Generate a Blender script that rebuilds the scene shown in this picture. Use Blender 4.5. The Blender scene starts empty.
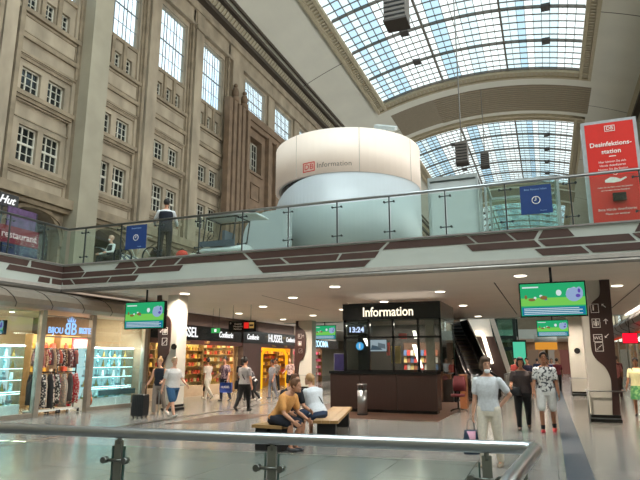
import bpy, math, random
from mathutils import Vector, Matrix, Euler, Quaternion
random.seed(7)
S = bpy.context.scene
COL = S.collection
PI = math.pi
def R(a): return math.radians(a)
def lin(c):
    return tuple(((x/12.92) if x <= .04045 else ((x+.055)/1.055)**2.4) for x in c)
def hexc(h):
    h = h.lstrip('#'); return lin([int(h[i:i+2], 16)/255 for i in (0, 2, 4)])
# ---------------------------------------------------------------- camera
cd = bpy.data.cameras.new('camera'); cam = bpy.data.objects.new('camera', cd); COL.objects.link(cam)
cd.sensor_width = 36; cd.lens = 570/640*36; cd.clip_end = 500; cd.clip_start = .05
cam.location = (0, 0, 1.6)
cam.rotation_euler = (R(90+11.9), 0, R(21.5))
S.camera = cam
# ---------------------------------------------------------------- sky
W = bpy.data.worlds.new('sky'); S.world = W; W.use_nodes = True
nt = W.node_tree; bg = nt.nodes['Background']
tc = nt.nodes.new('ShaderNodeTexCoord'); nz = nt.nodes.new('ShaderNodeTexNoise'); cr = nt.nodes.new('ShaderNodeValToRGB')
nz.inputs['Scale'].default_value = 2.2; nz.inputs['Detail'].default_value = 5
cr.color_ramp.elements[0].position = .34; cr.color_ramp.elements[0].color = (.66, .86, .98, 1)
cr.color_ramp.elements[1].position = .5; cr.color_ramp.elements[1].color = (1, 1, .98, 1)
nt.links.new(tc.outputs['Generated'], nz.inputs['Vector']); nt.links.new(nz.outputs['Fac'], cr.inputs['Fac'])
nt.links.new(cr.outputs['Color'], bg.inputs['Color']); bg.inputs['Strength'].default_value = 2.0
S.view_settings.view_transform = 'Standard'; S.view_settings.look = 'None'; S.view_settings.gamma = 1
S.view_settings.use_curve_mapping = False; S.view_settings.exposure = 0.0
S.cycles.max_bounces = 8; S.cycles.diffuse_bounces = 4; S.cycles.glossy_bounces = 3
S.cycles.transparent_max_bounces = 12; S.cycles.transmission_bounces = 4
S.cycles.caustics_reflective = False; S.cycles.caustics_refractive = False
S.cycles.sample_clamp_indirect = 6
def area(name, loc, rot, sx, sy, power, color=(1, 1, 1), portal=False, parent=None):
    l = bpy.data.lights.new(name, 'AREA'); l.shape = 'RECTANGLE'; l.size = sx; l.size_y = sy; l.energy = power; l.color = color
    if portal: l.cycles.is_portal = True
    o = bpy.data.objects.new(name, l); COL.objects.link(o); o.location = loc; o.rotation_euler = rot
    if parent is not None:
        o.parent = parent; o.location = Vector(loc) - wloc(parent)
    return o
def wloc(p):
    v = Vector((0, 0, 0))
    while p is not None:
        v += p.location; p = p.parent
    return v
# area lights added out of view to brighten the hall: rear skylight, train shed
area('rear_sky_fill', (-4.75, 2, 31.5), (0, 0, 0), 18, 26, 15000, (1, .98, .95))
area('train_shed_fill', (13.5, 62, 13.6), (0, R(90), 0), 15, 146, 29000, (1, .96, .9))
# portals over the three skylights and the high windows of the side wall
area('skylight_portal', (-4.75, 1, 29.9), (0, 0, 0), 19, 29, 1, portal=True)
area('skylight_portal', (-4.75, 39.2, 29.9), (0, 0, 0), 19, 29.5, 1, portal=True)
area('skylight_portal', (-4.75, 79, 29.9), (0, 0, 0), 19, 26, 1, portal=True)
area('skylight_portal', (-4.75, 117, 29.9), (0, 0, 0), 19, 26, 1, portal=True)
area('window_portal', (-20.8, 58, 20.6), (0, R(-90), 0), 4.4, 94, 1, portal=True)
area('window_portal', (10.9, 62, 13.6), (0, R(90), 0), 15, 146, 1, portal=True)
# ---------------------------------------------------------------- materials
MATS = {}
def mat(name, col, rough=.6, metal=0, var=.08, scale=8, bump=0, emit=0, spec=.5, stretch=None):
    if name in MATS: return MATS[name]
    m = bpy.data.materials.new(name); m.use_nodes = True; t = m.node_tree; b = t.nodes['Principled BSDF']
    c = hexc(col) if isinstance(col, str) else col
    b.inputs['Roughness'].default_value = rough; b.inputs['Metallic'].default_value = metal
    b.inputs['Specular IOR Level'].default_value = spec
    tcn = t.nodes.new('ShaderNodeTexCoord'); n = t.nodes.new('ShaderNodeTexNoise'); n.inputs['Scale'].default_value = scale
    n.inputs['Detail'].default_value = 4
    src = tcn.outputs['Object']
    if stretch:
        mp = t.nodes.new('ShaderNodeMapping'); mp.inputs['Scale'].default_value = stretch
        t.links.new(src, mp.inputs['Vector']); src = mp.outputs['Vector']
    t.links.new(src, n.inputs['Vector'])
    r = t.nodes.new('ShaderNodeValToRGB')
    r.color_ramp.elements[0].position = .3; r.color_ramp.elements[1].position = .7
    r.color_ramp.elements[0].color = tuple(x*(1-var) for x in c)+(1,)
    r.color_ramp.elements[1].color = tuple(min(1, x*(1+var)) for x in c)+(1,)
    t.links.new(n.outputs['Fac'], r.inputs['Fac']); t.links.new(r.outputs['Color'], b.inputs['Base Color'])
    if bump:
        bn = t.nodes.new('ShaderNodeBump'); bn.inputs['Strength'].default_value = bump; bn.inputs['Distance'].default_value = .02
        t.links.new(n.outputs['Fac'], bn.inputs['Height']); t.links.new(bn.outputs['Normal'], b.inputs['Normal'])
    if emit:
        t.links.new(r.outputs['Color'], b.inputs['Emission Color']); b.inputs['Emission Strength'].default_value = emit
    MATS[name] = m; return m
def glass(name, tint, refl=.12, rough=.02, milk=0):
    if name in MATS: return MATS[name]
    m = bpy.data.materials.new(name); m.use_nodes = True; t = m.node_tree; t.nodes.clear()
    out = t.nodes.new('ShaderNodeOutputMaterial'); tr = t.nodes.new('ShaderNodeBsdfTransparent'); gl = t.nodes.new('ShaderNodeBsdfGlossy')
    mx = t.nodes.new('ShaderNodeMixShader'); fr = t.nodes.new('ShaderNodeLayerWeight'); pw = t.nodes.new('ShaderNodeMath'); mt = t.nodes.new('ShaderNodeMath')
    tr.inputs['Color'].default_value = (*tint, 1); gl.inputs['Roughness'].default_value = rough
    gl.inputs['Color'].default_value = (.9, .97, .95, 1)
    pw.operation = 'POWER'; pw.inputs[1].default_value = 3.5; mt.operation = 'MULTIPLY_ADD'; mt.inputs[1].default_value = .7; mt.inputs[2].default_value = refl*.5
    t.links.new(fr.outputs['Facing'], pw.inputs[0]); t.links.new(pw.outputs[0], mt.inputs[0]); t.links.new(mt.outputs[0], mx.inputs[0])
    first = tr.outputs[0]
    if milk:
        df = t.nodes.new('ShaderNodeBsdfDiffuse'); df.inputs['Color'].default_value = (.78, .84, .86, 1)
        m2 = t.nodes.new('ShaderNodeMixShader'); m2.inputs[0].default_value = milk
        t.links.new(tr.outputs[0], m2.inputs[1]); t.links.new(df.outputs[0], m2.inputs[2]); first = m2.outputs[0]
    t.links.new(first, mx.inputs[1]); t.links.new(gl.outputs[0], mx.inputs[2]); t.links.new(mx.outputs[0], out.inputs['Surface'])
    MATS[name] = m; return m
def emis(name, col, s):
    if name in MATS: return MATS[name]
    m = bpy.data.materials.new(name); m.use_nodes = True; t = m.node_tree; t.nodes.clear()
    out = t.nodes.new('ShaderNodeOutputMaterial'); e = t.nodes.new('ShaderNodeEmission')
    e.inputs['Color'].default_value = (*(hexc(col) if isinstance(col, str) else col), 1); e.inputs['Strength'].default_value = s
    t.links.new(e.outputs[0], out.inputs['Surface']); MATS[name] = m; return m
def floor_mat(name, c1, c2, tw, th, rough):
    m = bpy.data.materials.new(name); m.use_nodes = True; t = m.node_tree; b = t.nodes['Principled BSDF']
    tcn = t.nodes.new('ShaderNodeTexCoord'); br = t.nodes.new('ShaderNodeTexBrick'); n = t.nodes.new('ShaderNodeTexNoise')
    br.offset = 0; br.inputs['Scale'].default_value = 1; br.inputs['Brick Width'].default_value = tw; br.inputs['Row Height'].default_value = th
    br.inputs['Mortar Size'].default_value = .006; br.inputs['Color1'].default_value = (*hexc(c1), 1)
    br.inputs['Color2'].default_value = (*hexc(c2), 1); br.inputs['Mortar'].default_value = (*(x*.35 for x in hexc(c1)), 1)
    t.links.new(tcn.outputs['Object'], br.inputs['Vector'])
    n.inputs['Scale'].default_value = 60; t.links.new(tcn.outputs['Object'], n.inputs['Vector'])
    mx = t.nodes.new('ShaderNodeMix'); mx.data_type = 'RGBA'; mx.blend_type = 'MULTIPLY'; mx.inputs['Factor'].default_value = .35
    t.links.new(br.outputs['Color'], mx.inputs['A']); t.links.new(n.outputs['Color'], mx.inputs['B'])
    bc = t.nodes.new('ShaderNodeHueSaturation'); bc.inputs['Saturation'].default_value = .8; bc.inputs['Value'].default_value = 1.15
    t.links.new(mx.outputs['Result'], bc.inputs['Color']); t.links.new(bc.outputs['Color'], b.inputs['Base Color'])
    b.inputs['Roughness'].default_value = rough; MATS[name] = m; return m
# ---------------------------------------------------------------- mesh builder
class MB:
    def __init__(s): s.v = []; s.f = []; s.mi = []; s.sm = []; s.cur = 0
    def add(s, vs, fs, smooth=False):
        o = len(s.v); s.v += [Vector(v) for v in vs]; s.f += [tuple(i+o for i in f) for f in fs]
        s.mi += [s.cur]*len(fs); s.sm += [smooth]*len(fs); return s
    def box(s, x0, x1, y0, y1, z0, z1):
        vs = [(x, y, z) for z in (z0, z1) for y in (y0, y1) for x in (x0, x1)]
        return s.add(vs, [(0, 2, 3, 1), (4, 5, 7, 6), (0, 1, 5, 4), (2, 6, 7, 3), (0, 4, 6, 2), (1, 3, 7, 5)])
    def obox(s, c, hx, hy, hz, rz=0, rx=0, ry=0):
        M = Euler((rx, ry, rz)).to_matrix()
        vs = [Vector(c)+M@Vector((x*hx, y*hy, z*hz)) for z in (-1, 1) for y in (-1, 1) for x in (-1, 1)]
        return s.add(vs, [(0, 2, 3, 1), (4, 5, 7, 6), (0, 1, 5, 4), (2, 6, 7, 3), (0, 4, 6, 2), (1, 3, 7, 5)])
    def quad(s, *p): return s.add(p, [tuple(range(len(p)))])
    def tube(s, path, r, n=10, closed=False, cap=True, flat=1.0):
        path = [Vector(p) for p in path]; N = len(path)
        rr = r if isinstance(r, (list, tuple)) else [r]*N
        vs = []; up = Vector((0, 0, 1)); prev = None
        for i, p in enumerate(path):
            a = path[i-1] if i else (path[-1] if closed else path[0]); b = path[i+1] if i < N-1 else (path[0] if closed else path[-1])
            d = (b-a).normalized()
            if prev is None:
                x = d.cross(up)
                if x.length < 1e-3: x = d.cross(Vector((0, 1, 0)))
                x.normalize()
            else:
                x = (prev - d*prev.dot(d)).normalized()
            prev = x; y = d.cross(x)
            for k in range(n):
                an = 2*PI*k/n; vs.append(p+x*math.cos(an)*rr[i]+y*math.sin(an)*rr[i]*flat)
        fs = []
        for i in range(N if closed else N-1):
            j = (i+1) % N
            for k in range(n): fs.append((i*n+k, i*n+(k+1) % n, j*n+(k+1) % n, j*n+k))
        s.add(vs, fs, True)
        if cap and not closed:
            o = len(s.v)-len(vs)
            s.f += [tuple(o+k for k in reversed(range(n))), tuple(o+(N-1)*n+k for k in range(n))]; s.mi += [s.cur]*2; s.sm += [False]*2
        return s
    def ell(s, c, rx, ry, rz, n=12, m=8, M=None):
        vs = []; c = Vector(c)
        for j in range(m+1):
            t = PI*j/m
            for k in range(n):
                a = 2*PI*k/n; q = Vector((rx*math.sin(t)*math.cos(a), ry*math.sin(t)*math.sin(a), rz*math.cos(t)))
                vs.append(c+(M@q if M is not None else q))
        fs = [(j*n+k, (j+1)*n+k, (j+1)*n+(k+1) % n, j*n+(k+1) % n) for j in range(m) for k in range(n)]
        return s.add(vs, fs, True)
    def loft(s, secs, n=16, cap=True):
        """secs: (centre, xaxis, yaxis, rx, ry)"""
        vs = []
        for c, xa, ya, rx, ry in secs:
            for k in range(n):
                a = 2*PI*k/n; vs.append(Vector(c)+Vector(xa)*math.cos(a)*rx+Vector(ya)*math.sin(a)*ry)
        fs = [(i*n+k, i*n+(k+1) % n, (i+1)*n+(k+1) % n, (i+1)*n+k) for i in range(len(secs)-1) for k in range(n)]
        s.add(vs, fs, True)
        if cap:
            o = len(s.v)-len(vs); L = (len(secs)-1)*n
            s.f += [tuple(o+k for k in reversed(range(n))), tuple(o+L+k for k in range(n))]; s.mi += [s.cur]*2; s.sm += [True]*2
        return s
    def prism(s, poly, axis, a0, a1):
        """poly of 2-D points; axis 'X': points are (y,z); 'Y': (x,z); 'Z': (x,y)"""
        def P(p, t): return {'X': (t, p[0], p[1]), 'Y': (p[0], t, p[1]), 'Z': (p[0], p[1], t)}[axis]
        n = len(poly); vs = [P(p, a0) for p in poly]+[P(p, a1) for p in poly]
        return s.add(vs, [tuple(range(n)), tuple(reversed(range(n, 2*n)))]+[(i, (i+1) % n, n+(i+1) % n, n+i) for i in range(n)])
    def cyl(s, c, r, z0, z1, n=20, r2=None):
        r2 = r if r2 is None else r2
        return s.loft([((c[0], c[1], z0), (1, 0, 0), (0, 1, 0), r, r), ((c[0], c[1], z1), (1, 0, 0), (0, 1, 0), r2, r2)], n)
    def disc(s, c, r, nrm, t=.01, n=18):
        c = Vector(c); nrm = Vector(nrm).normalized(); return s.tube([c, c+nrm*t], r, n)
    def build(s, name, m, parent=None, fix=True):
        me = bpy.data.meshes.new(name); off = wloc(parent) if parent is not None else Vector((0, 0, 0))
        if parent is not None:
            Mi = Matrix.Identity(3)
            p = parent
            ang = ROT.get(p.name, 0)
            if ang: Mi = Matrix.Rotation(-ang, 3, 'Z')
            vs = [Mi@(v-off) for v in s.v]
        else: vs = s.v
        me.from_pydata([tuple(v) for v in vs], [], s.f)
        ms = m if isinstance(m, (list, tuple)) else [m]
        for q in ms: me.materials.append(q)
        me.polygons.foreach_set('material_index', s.mi); me.polygons.foreach_set('use_smooth', s.sm)
        if fix:
            import bmesh
            b = bmesh.new(); b.from_mesh(me); bmesh.ops.recalc_face_normals(b, faces=b.faces); b.to_mesh(me); b.free()
        me.update()
        o = bpy.data.objects.new(name, me); COL.objects.link(o)
        if parent is not None: o.parent = parent
        return o
ROT = {}
def thing(name, label, cat, loc=(0, 0, 0), rz=0, group=None):
    o = bpy.data.objects.new(name, None); COL.objects.link(o); o.location = loc
    o.empty_display_size = .1
    o['label'] = label; o['category'] = cat
    if group: o['group'] = group
    if rz: o.rotation_euler = (0, 0, rz)
    return o
def tag(o, label, cat, group=None, kind=None):
    o['label'] = label; o['category'] = cat
    if group: o['group'] = group
    if kind: o['kind'] = kind
    return o
def struct(o): o['kind'] = 'structure'; return o
def dup(root, loc, rz=None, label=None, group=None):
    r = root.copy(); COL.objects.link(r); r.location = loc
    if rz is not None: r.rotation_euler = (0, 0, rz)
    if label: r['label'] = label
    if group: r['group'] = group
    for ch in list(root.children):
        c = ch.copy(); COL.objects.link(c); c.parent = r
        for g in ch.children:
            d = g.copy(); COL.objects.link(d); d.parent = c
    return r
def box(name, m, parent, *a): return MB().box(*a).build(name, m, parent)
def text(name, body, size, m, parent, origin, xdir, up, align='CENTER', ext=.01, shear=0, bold=0, sx=1):
    """solid lettering in a plane; converted to a mesh"""
    cu = bpy.data.curves.new(name, 'FONT'); cu.body = body; cu.size = size; cu.extrude = ext; cu.align_x = align; cu.align_y = 'CENTER'
    cu.shear = shear; cu.offset = bold; cu.resolution_u = 3
    t = bpy.data.objects.new(name, cu); COL.objects.link(t)
    dg = bpy.context.evaluated_depsgraph_get(); me = bpy.data.meshes.new_from_object(t.evaluated_get(dg))
    bpy.data.objects.remove(t)
    x = Vector(xdir).normalized(); u = Vector(up).normalized(); n = x.cross(u)
    off = wloc(parent) if parent is not None else Vector((0, 0, 0))
    for v in me.vertices: v.co = Vector(origin)+x*v.co.x*sx+u*v.co.y+n*v.co.z-off
    me.materials.clear(); me.materials.append(m)
    o = bpy.data.objects.new(name, me); COL.objects.link(o)
    if parent is not None: o.parent = parent
    return o
# colours
STONE = mat('sandstone', '#a1937f', .88, var=.26, scale=1.1, bump=.4, stretch=(1, 1, .45))
STONE2 = mat('sandstone_moulding', '#8f806b', .88, var=.25, scale=1.6, bump=.3)
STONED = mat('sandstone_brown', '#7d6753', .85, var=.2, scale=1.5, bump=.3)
STONEL = mat('pale_render', '#a09885', .8, var=.1, scale=.8)
PLAS = mat('ceiling_plaster', '#dedbce', .85, var=.04, scale=.4)
PLASM = mat('ceiling_moulding', '#b5a98f', .8, var=.08, scale=3)
DARKM = mat('dark_moulding', '#4f463d', .8, var=.1)
WHITEF = mat('white_window_frame', '#c9c5b6', .5, var=.05)
STEEL = mat('brushed_steel', '#a3a6a8', .3, 1, var=.08, scale=20, stretch=(1, 1, 10))
STEELD = mat('dark_steel', '#3c3f41', .4, .8, var=.08)
LEAD = mat('skylight_bars', '#6f6a62', .6, var=.1)
WHITE = mat('white_panel', '#d9dbd6', .5, var=.03)
BLACK = mat('black_gloss', '#0d0d0e', .2, var=.1)
BLACKM = mat('black_matte', '#151414', .7, var=.1)
BROWN = mat('brown_panel', '#4d3731', .55, var=.1, scale=3)
PALEP = mat('pale_fascia', '#bcc2bb', .5, var=.04, scale=1)
CEILL = mat('low_ceiling', '#f3e9dd', .7, var=.03, scale=1)
# ================================================================= THE HALL
XC, RV, ZA = -4.75, 32.6, 29.27
def vz(x): return ZA-RV+math.sqrt(RV*RV-(x-XC)**2)
XL, XR = -14.1, 4.6
SKY = [(-10, 16, 3), (28, 53.9, 5), (66, 92, 5), (104, 130, 5)]
YB, YF = -14, 150
# ceiling vault with skylight openings
mb = MB()
xs = [-19.3+(-15.2+19.3)*i/6 for i in range(7)]+[XL]+[XL+(XR-XL)*i/18 for i in range(1, 19)]+[5.7+(9.8-5.7)*i/6 for i in range(7)]
ys = sorted(set([YB]+[a for s in SKY for a in s[:2]]+[YF]))
for i in range(len(xs)-1):
    for j in range(len(ys)-1):
        xm = (xs[i]+xs[i+1])/2; ym = (ys[j]+ys[j+1])/2
        if XL < xm < XR and any(a < ym < b for a, b, _ in SKY): continue
        mb.add([(xs[i], ys[j], vz(xs[i])), (xs[i+1], ys[j], vz(xs[i+1])), (xs[i+1], ys[j+1], vz(xs[i+1])), (xs[i], ys[j+1], vz(xs[i]))], [(0, 1, 2, 3)], True)
ceiling = struct(mb.build('ceiling', PLAS, None, fix=False))
# fine joints across the plaster
mb = MB()
for y in (26.5, 44, 61.5, 79, 98, 117):
    for i in range(len(xs)-1):
        if XL < (xs[i]+xs[i+1])/2 < XR and any(a < y < b for a, b, _ in SKY): continue
        a, b = xs[i], xs[i+1]
        mb.add([(a, y, vz(a)-.01), (b, y, vz(b)-.01), (b, y+.09, vz(b)-.01), (a, y+.09, vz(a)-.01)], [(0, 1, 2, 3)])
mb.build('joint', DARKM, ceiling)
# moulded frames round the skylights, with a row of small blocks
def arcbox(mb, xa, xb, y0, y1, d0, d1, n=12):
    for i in range(n):
        a = xa+(xb-xa)*i/n; b = xa+(xb-xa)*(i+1)/n
        mb.add([(a, y0, vz(a)-d0), (b, y0, vz(b)-d0), (b, y1, vz(b)-d0), (a, y1, vz(a)-d0), (a, y0, vz(a)-d1), (b, y0, vz(b)-d1), (b, y1, vz(b)-d1), (a, y1, vz(a)-d1)],
               [(0, 1, 2, 3), (4, 5, 6, 7), (0, 1, 5, 4), (3, 2, 6, 7), (0, 3, 7, 4), (1, 2, 6, 5)])
wn = [0]
def window_root(loc):
    wn[0] += 1
    o = bpy.data.objects.new('window_%d' % wn[0], None); COL.objects.link(o); o.location = loc; o['kind'] = 'structure'; return o
SG_W = glass('frosted_glass', (.72, .80, .81), .06); SG_B = glass('blue_glass', (.36, .52, .62), .06); SG_P = glass('pale_blue_glass', (.52, .66, .71), .06)
colpat = 'PBPBBWWWWW'+'WBBWWPPWWW'+'PPBWPPPWWW'
trimn = [0]
def trim(mb, m):
    trimn[0] += 1; return struct(mb.build('trim_%d' % trimn[0], m))
for (a, b, ns) in SKY:
    fr = MB()
    for (x0, x1) in ((XL-1.0, XL-.72), (XL-.25, XL), (XR, XR+.25), (XR+.72, XR+1.0)):
        arcbox(fr, x0, x1, a-1.3, b+1.5, -.05, .28, 1)
    for (y0, y1) in ((a-1.3, a-1.0), (a-.25, a), (b, b+.25), (b+1.2, b+1.5)):
        arcbox(fr, XL-1.0, XR+1.0, y0, y1, -.05, .28, 18)
    arcbox(fr, XL-.75, XL-.2, a-1, b+1.2, -.3, .1, 1); arcbox(fr, XR+.2, XR+.75, a-1, b+1.2, -.3, .1, 1)
    arcbox(fr, XL-.8, XR+.8, b+.2, b+1.25, -.3, .1, 18); arcbox(fr, XL-.8, XR+.8, a-1.05, a-.2, -.3, .1, 18)
    trim(fr, PLASM)
    bl = MB()
    if a > 0:
        x = XL-.6
        while x < XR+.8:
            arcbox(bl, x, x+.2, b+.35, b+1.0, 0, .2, 1); x += .42
        y = max(a, 26)
        while y < b+.8:
            arcbox(bl, XL-.68, XL-.3, y, y+.2, 0, .2, 1); arcbox(bl, XR+.3, XR+.68, y, y+.2, 0, .2, 1); y += .42
        trim(bl, mat('moulding_blocks', '#b5ab95', .8))
    w = window_root((XC, (a+b)/2, ZA))
    g = MB(); nc = 30; cwid = (XR-XL)/nc
    for i in range(nc):
        g.cur = 'WBP'.index(colpat[i])
        x0 = XL+cwid*i; x1 = x0+cwid
        g.add([(x0, a, vz(x0)+.12), (x1, a, vz(x1)+.12), (x1, b, vz(x1)+.12), (x0, b, vz(x0)+.12)], [(0, 1, 2, 3)])
    g.build('glass_pane', [SG_W, SG_B, SG_P], w, fix=False)
    br = MB()
    for i in range(1, nc):
        if i in (3, 5): continue_w = .05
        x = XL+cwid*i; ww = .02
        if i in (10, 20): continue
        br.add([(x-ww, a, vz(x)+.1), (x+ww, a, vz(x)+.1), (x+ww, b, vz(x)+.1), (x-ww, b, vz(x)+.1), (x-ww, a, vz(x)-.02), (x+ww, a, vz(x)-.02), (x+ww, b, vz(x)-.02), (x-ww, b, vz(x)-.02)],
               [(0, 1, 2, 3), (4, 5, 6, 7), (0, 3, 7, 4), (1, 2, 6, 5)])
    nr = ns*5
    for j in range(1, nr):
        if j % 5 == 0: continue
        y = a+(b-a)*j/nr; arcbox(br, XL, XR, y-.02, y+.02, -.1, 0, 18)
    br.build('glazing_bar', LEAD, w)
    rb = MB()
    for j in range(0, ns+1):
        y = a+(b-a)*j/ns; arcbox(rb, XL, XR, y-.065, y+.065, -.2, .05, 18)
    for i in (10, 20):
        x = XL+cwid*i; arcbox(rb, x-.08, x+.08, a, b, -.2, .08, 1)
    rb.build('main_rib', LEAD, w)
    if a > 0:
        for j in range(1, ns):
            y = a+(b-a)*j/ns
            for i in (7, 25):
                x = XL+cwid*(i+.5); MB().box(x-.34, x+.34, y-.4, y+.4, vz(x)-.12, vz(x)+.11).build('vent_flap', mat('vent_grey', '#4a4644', .6), w)
# lattice grille in the cross bands of the vault
GR = mat('lattice_grille', '#8f8370', .8, var=.15, scale=3, bump=.5, stretch=(1, 12, 1))
for (y0, y1) in ((57.3, 63.6), (95.3, 101.4)):
    g = MB(); arcbox(g, -14.2, 5.8, y0, y1, -.1, .03, 20); t = trim(g, GR)
    g = MB(); k = 0
    y = y0+.2
    while y < y1:
        arcbox(g, -9.5, 5.75, y, y+.12, .02, .1, 16); y += .5
    g.build('slat', DARKM if False else mat('grille_slat', '#a89c86', .8), t)
# ---------------- left facade
FX = -20.0
bays = [12.95+4.45*k for k in range(5)]           # 12.95 17.4 21.85 26.3 30.75
fac = MB()
def holewall(mb, x, y0, y1, z0, z1, holes, depth):
    ysx = sorted(set([y0, y1]+[h[0] for h in holes]+[h[1] for h in holes])); zsx = sorted(set([z0, z1]+[h[2] for h in holes]+[h[3] for h in holes]))
    for i in range(len(ysx)-1):
        for j in range(len(zsx)-1):
            ym = (ysx[i]+ysx[i+1])/2; zm = (zsx[j]+zsx[j+1])/2
            if any(h[0] < ym < h[1] and h[2] < zm < h[3] for h in holes): continue
            mb.quad((x, ysx[i], zsx[j]), (x, ysx[i+1], zsx[j]), (x, ysx[i+1], zsx[j+1]), (x, ysx[i], zsx[j+1]))
    for (a, b, c, d) in holes:
        mb.quad((x, a, c), (x-depth, a, c), (x-depth, a, d), (x, a, d)); mb.quad((x, b, c), (x-depth, b, c), (x-depth, b, d), (x, b, d))
        mb.quad((x, a, c), (x-depth, a, c), (x-depth, b, c), (x, b, c)); mb.quad((x, a, d), (x-depth, a, d), (x-depth, b, d), (x, b, d))
DGL = mat('dark_window_glass', '#1d2426', .08, var=.5, scale=1.2, spec=.9)
SKYG = glass('high_window_glass', (.84, .92, .96), .08)
def casement(x, y0, y1, z0, z1, nx, nz, transom=None, m=DGL):
    w = window_root((x, (y0+y1)/2, z0))
    box('window_pane', m, w, x-.06, x-.03, y0, y1, z0, z1)
    f = MB(); t = .06
    f.box(x-.05, x+.03, y0, y0+t, z0, z1).box(x-.05, x+.03, y1-t, y1, z0, z1).box(x-.05, x+.03, y0, y1, z0, z0+t).box(x-.05, x+.03, y0, y1, z1-t, z1)
    for i in range(1, nx):
        y = y0+(y1-y0)*i/nx; s = .024 if (i != 1 or nx == 2) else .045
        f.box(x-.04, x+.02, y-s/1.5, y+s/1.5, z0, z1)
    for j in range(1, nz):
        z = z0+(z1-z0)*j/nz; f.box(x-.04, x+.02, y0, y1, z-.014, z+.014)
    if transom: f.box(x-.05, x+.04, y0, y1, z0+transom-.05, z0+transom+.05)
    f.build('window_frame', WHITEF, w)
    return w
def tall(x, y0, y1, z0, z1, lights=3):
    w = window_root((x, (y0+y1)/2, z0))
    box('window_pane', SKYG, w, x-.045, x-.035, y0, y1, z0, z1)
    f = MB()
    L = (y1-y0)
    for i in range(lights+1):
        y = y0+L*i/lights
        if 0 < i < lights:
            f.box(x-.03, x+.01, y-.15, y-.11, z0, z1).box(x-.03, x+.01, y+.11, y+.15, z0, z1)
    for z in (z0+(z1-z0)*.25, z0+(z1-z0)*.5, z0+(z1-z0)*.75): 
        t = .045 if abs(z-(z0+z1)/2) < .1 else .015
        f.box(x-.03, x, y0, y1, z-t, z+t)
    for i in range(lights):
        y = y0+L*(i+.5)/lights; f.box(x-.03, x, y-.01, y+.01, z0, z1)
    f.build('window_bars', mat('window_bar_grey', '#6d7478', .6), w)
    return w
arches = []
for c in bays:
    y0, y1 = c-2.225, c+2.225
    holes = [(c-1.05, c-.07, 9.85, 11.42), (c+.22, c+1.2, 9.85, 11.42), (c-1.2, c-.2, 12.95, 14.02), (c+.2, c+1.15, 12.95, 14.02)]
    tops = [(c-1.3, c-.75, 16.8, 17.65), (c-.35, c+.2, 16.8, 17.65), (c+.5, c+1.05, 16.8, 17.65)]
    holewall(fac, FX, y0, y1, 8.0, 25.0, [(c-1.5, c+1.45, 9.6, 14.45), (c-1.65, c+1.35, 16.6, 22.6)], .12)
    # recessed layer behind with the window openings
    holewall(fac, FX-.12, c-1.5, c+1.45, 9.6, 14.45, holes, .25)
    holewall(fac, FX-.12, c-1.65, c+1.35, 16.6, 22.6, tops+[(c-1.6, c+1.3, 18.45, 22.55)], .25)
    for h in holes[:2]: casement(FX-.3, h[0], h[1], h[2], h[3], 3, 4, .8)
    for h in holes[2:]: casement(FX-.3, h[0], h[1], h[2], h[3], 3, 3)
    for h in tops: casement(FX-.3, h[0], h[1], h[2], h[3], 2, 3)
    tall(FX-.2, c-1.6, c+1.3, 18.45, 22.55)
    # arched shop front below
    N = 14; ro = 1.45; za = 6.55; ca = c+.05
    prev = None
    pts = [(ca-ro, 4.63)]+[(ca-ro*math.cos(PI*i/N), za+ro*math.sin(PI*i/N)) for i in range(N+1)]+[(ca+ro, 4.63)]
    outer = [(y0, 4.63), (y0, za)]+[(y0+(y1-y0)*i/N, 8.0) for i in range(N+1)][0:N+1]+[(y1, 4.63)]
    outer = [(y0, 4.63)]+[(y0+(y1-y0)*i/N, 8.0) for i in range(N+1)]+[(y1, 4.63)]
    for i in range(len(pts)-1):
        fac.quad((FX, *pts[i]), (FX, *pts[i+1]), (FX, *outer[i+1]), (FX, *outer[i]))
        fac.quad((FX, *pts[i]), (FX, *pts[i+1]), (FX-.6, *pts[i+1]), (FX-.6, *pts[i]))
    arches.append((ca, ro, za))
wall_left = struct(fac.build('wall_left', STONE, None, fix=False))
mo = MB(); mo2 = MB()
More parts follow.
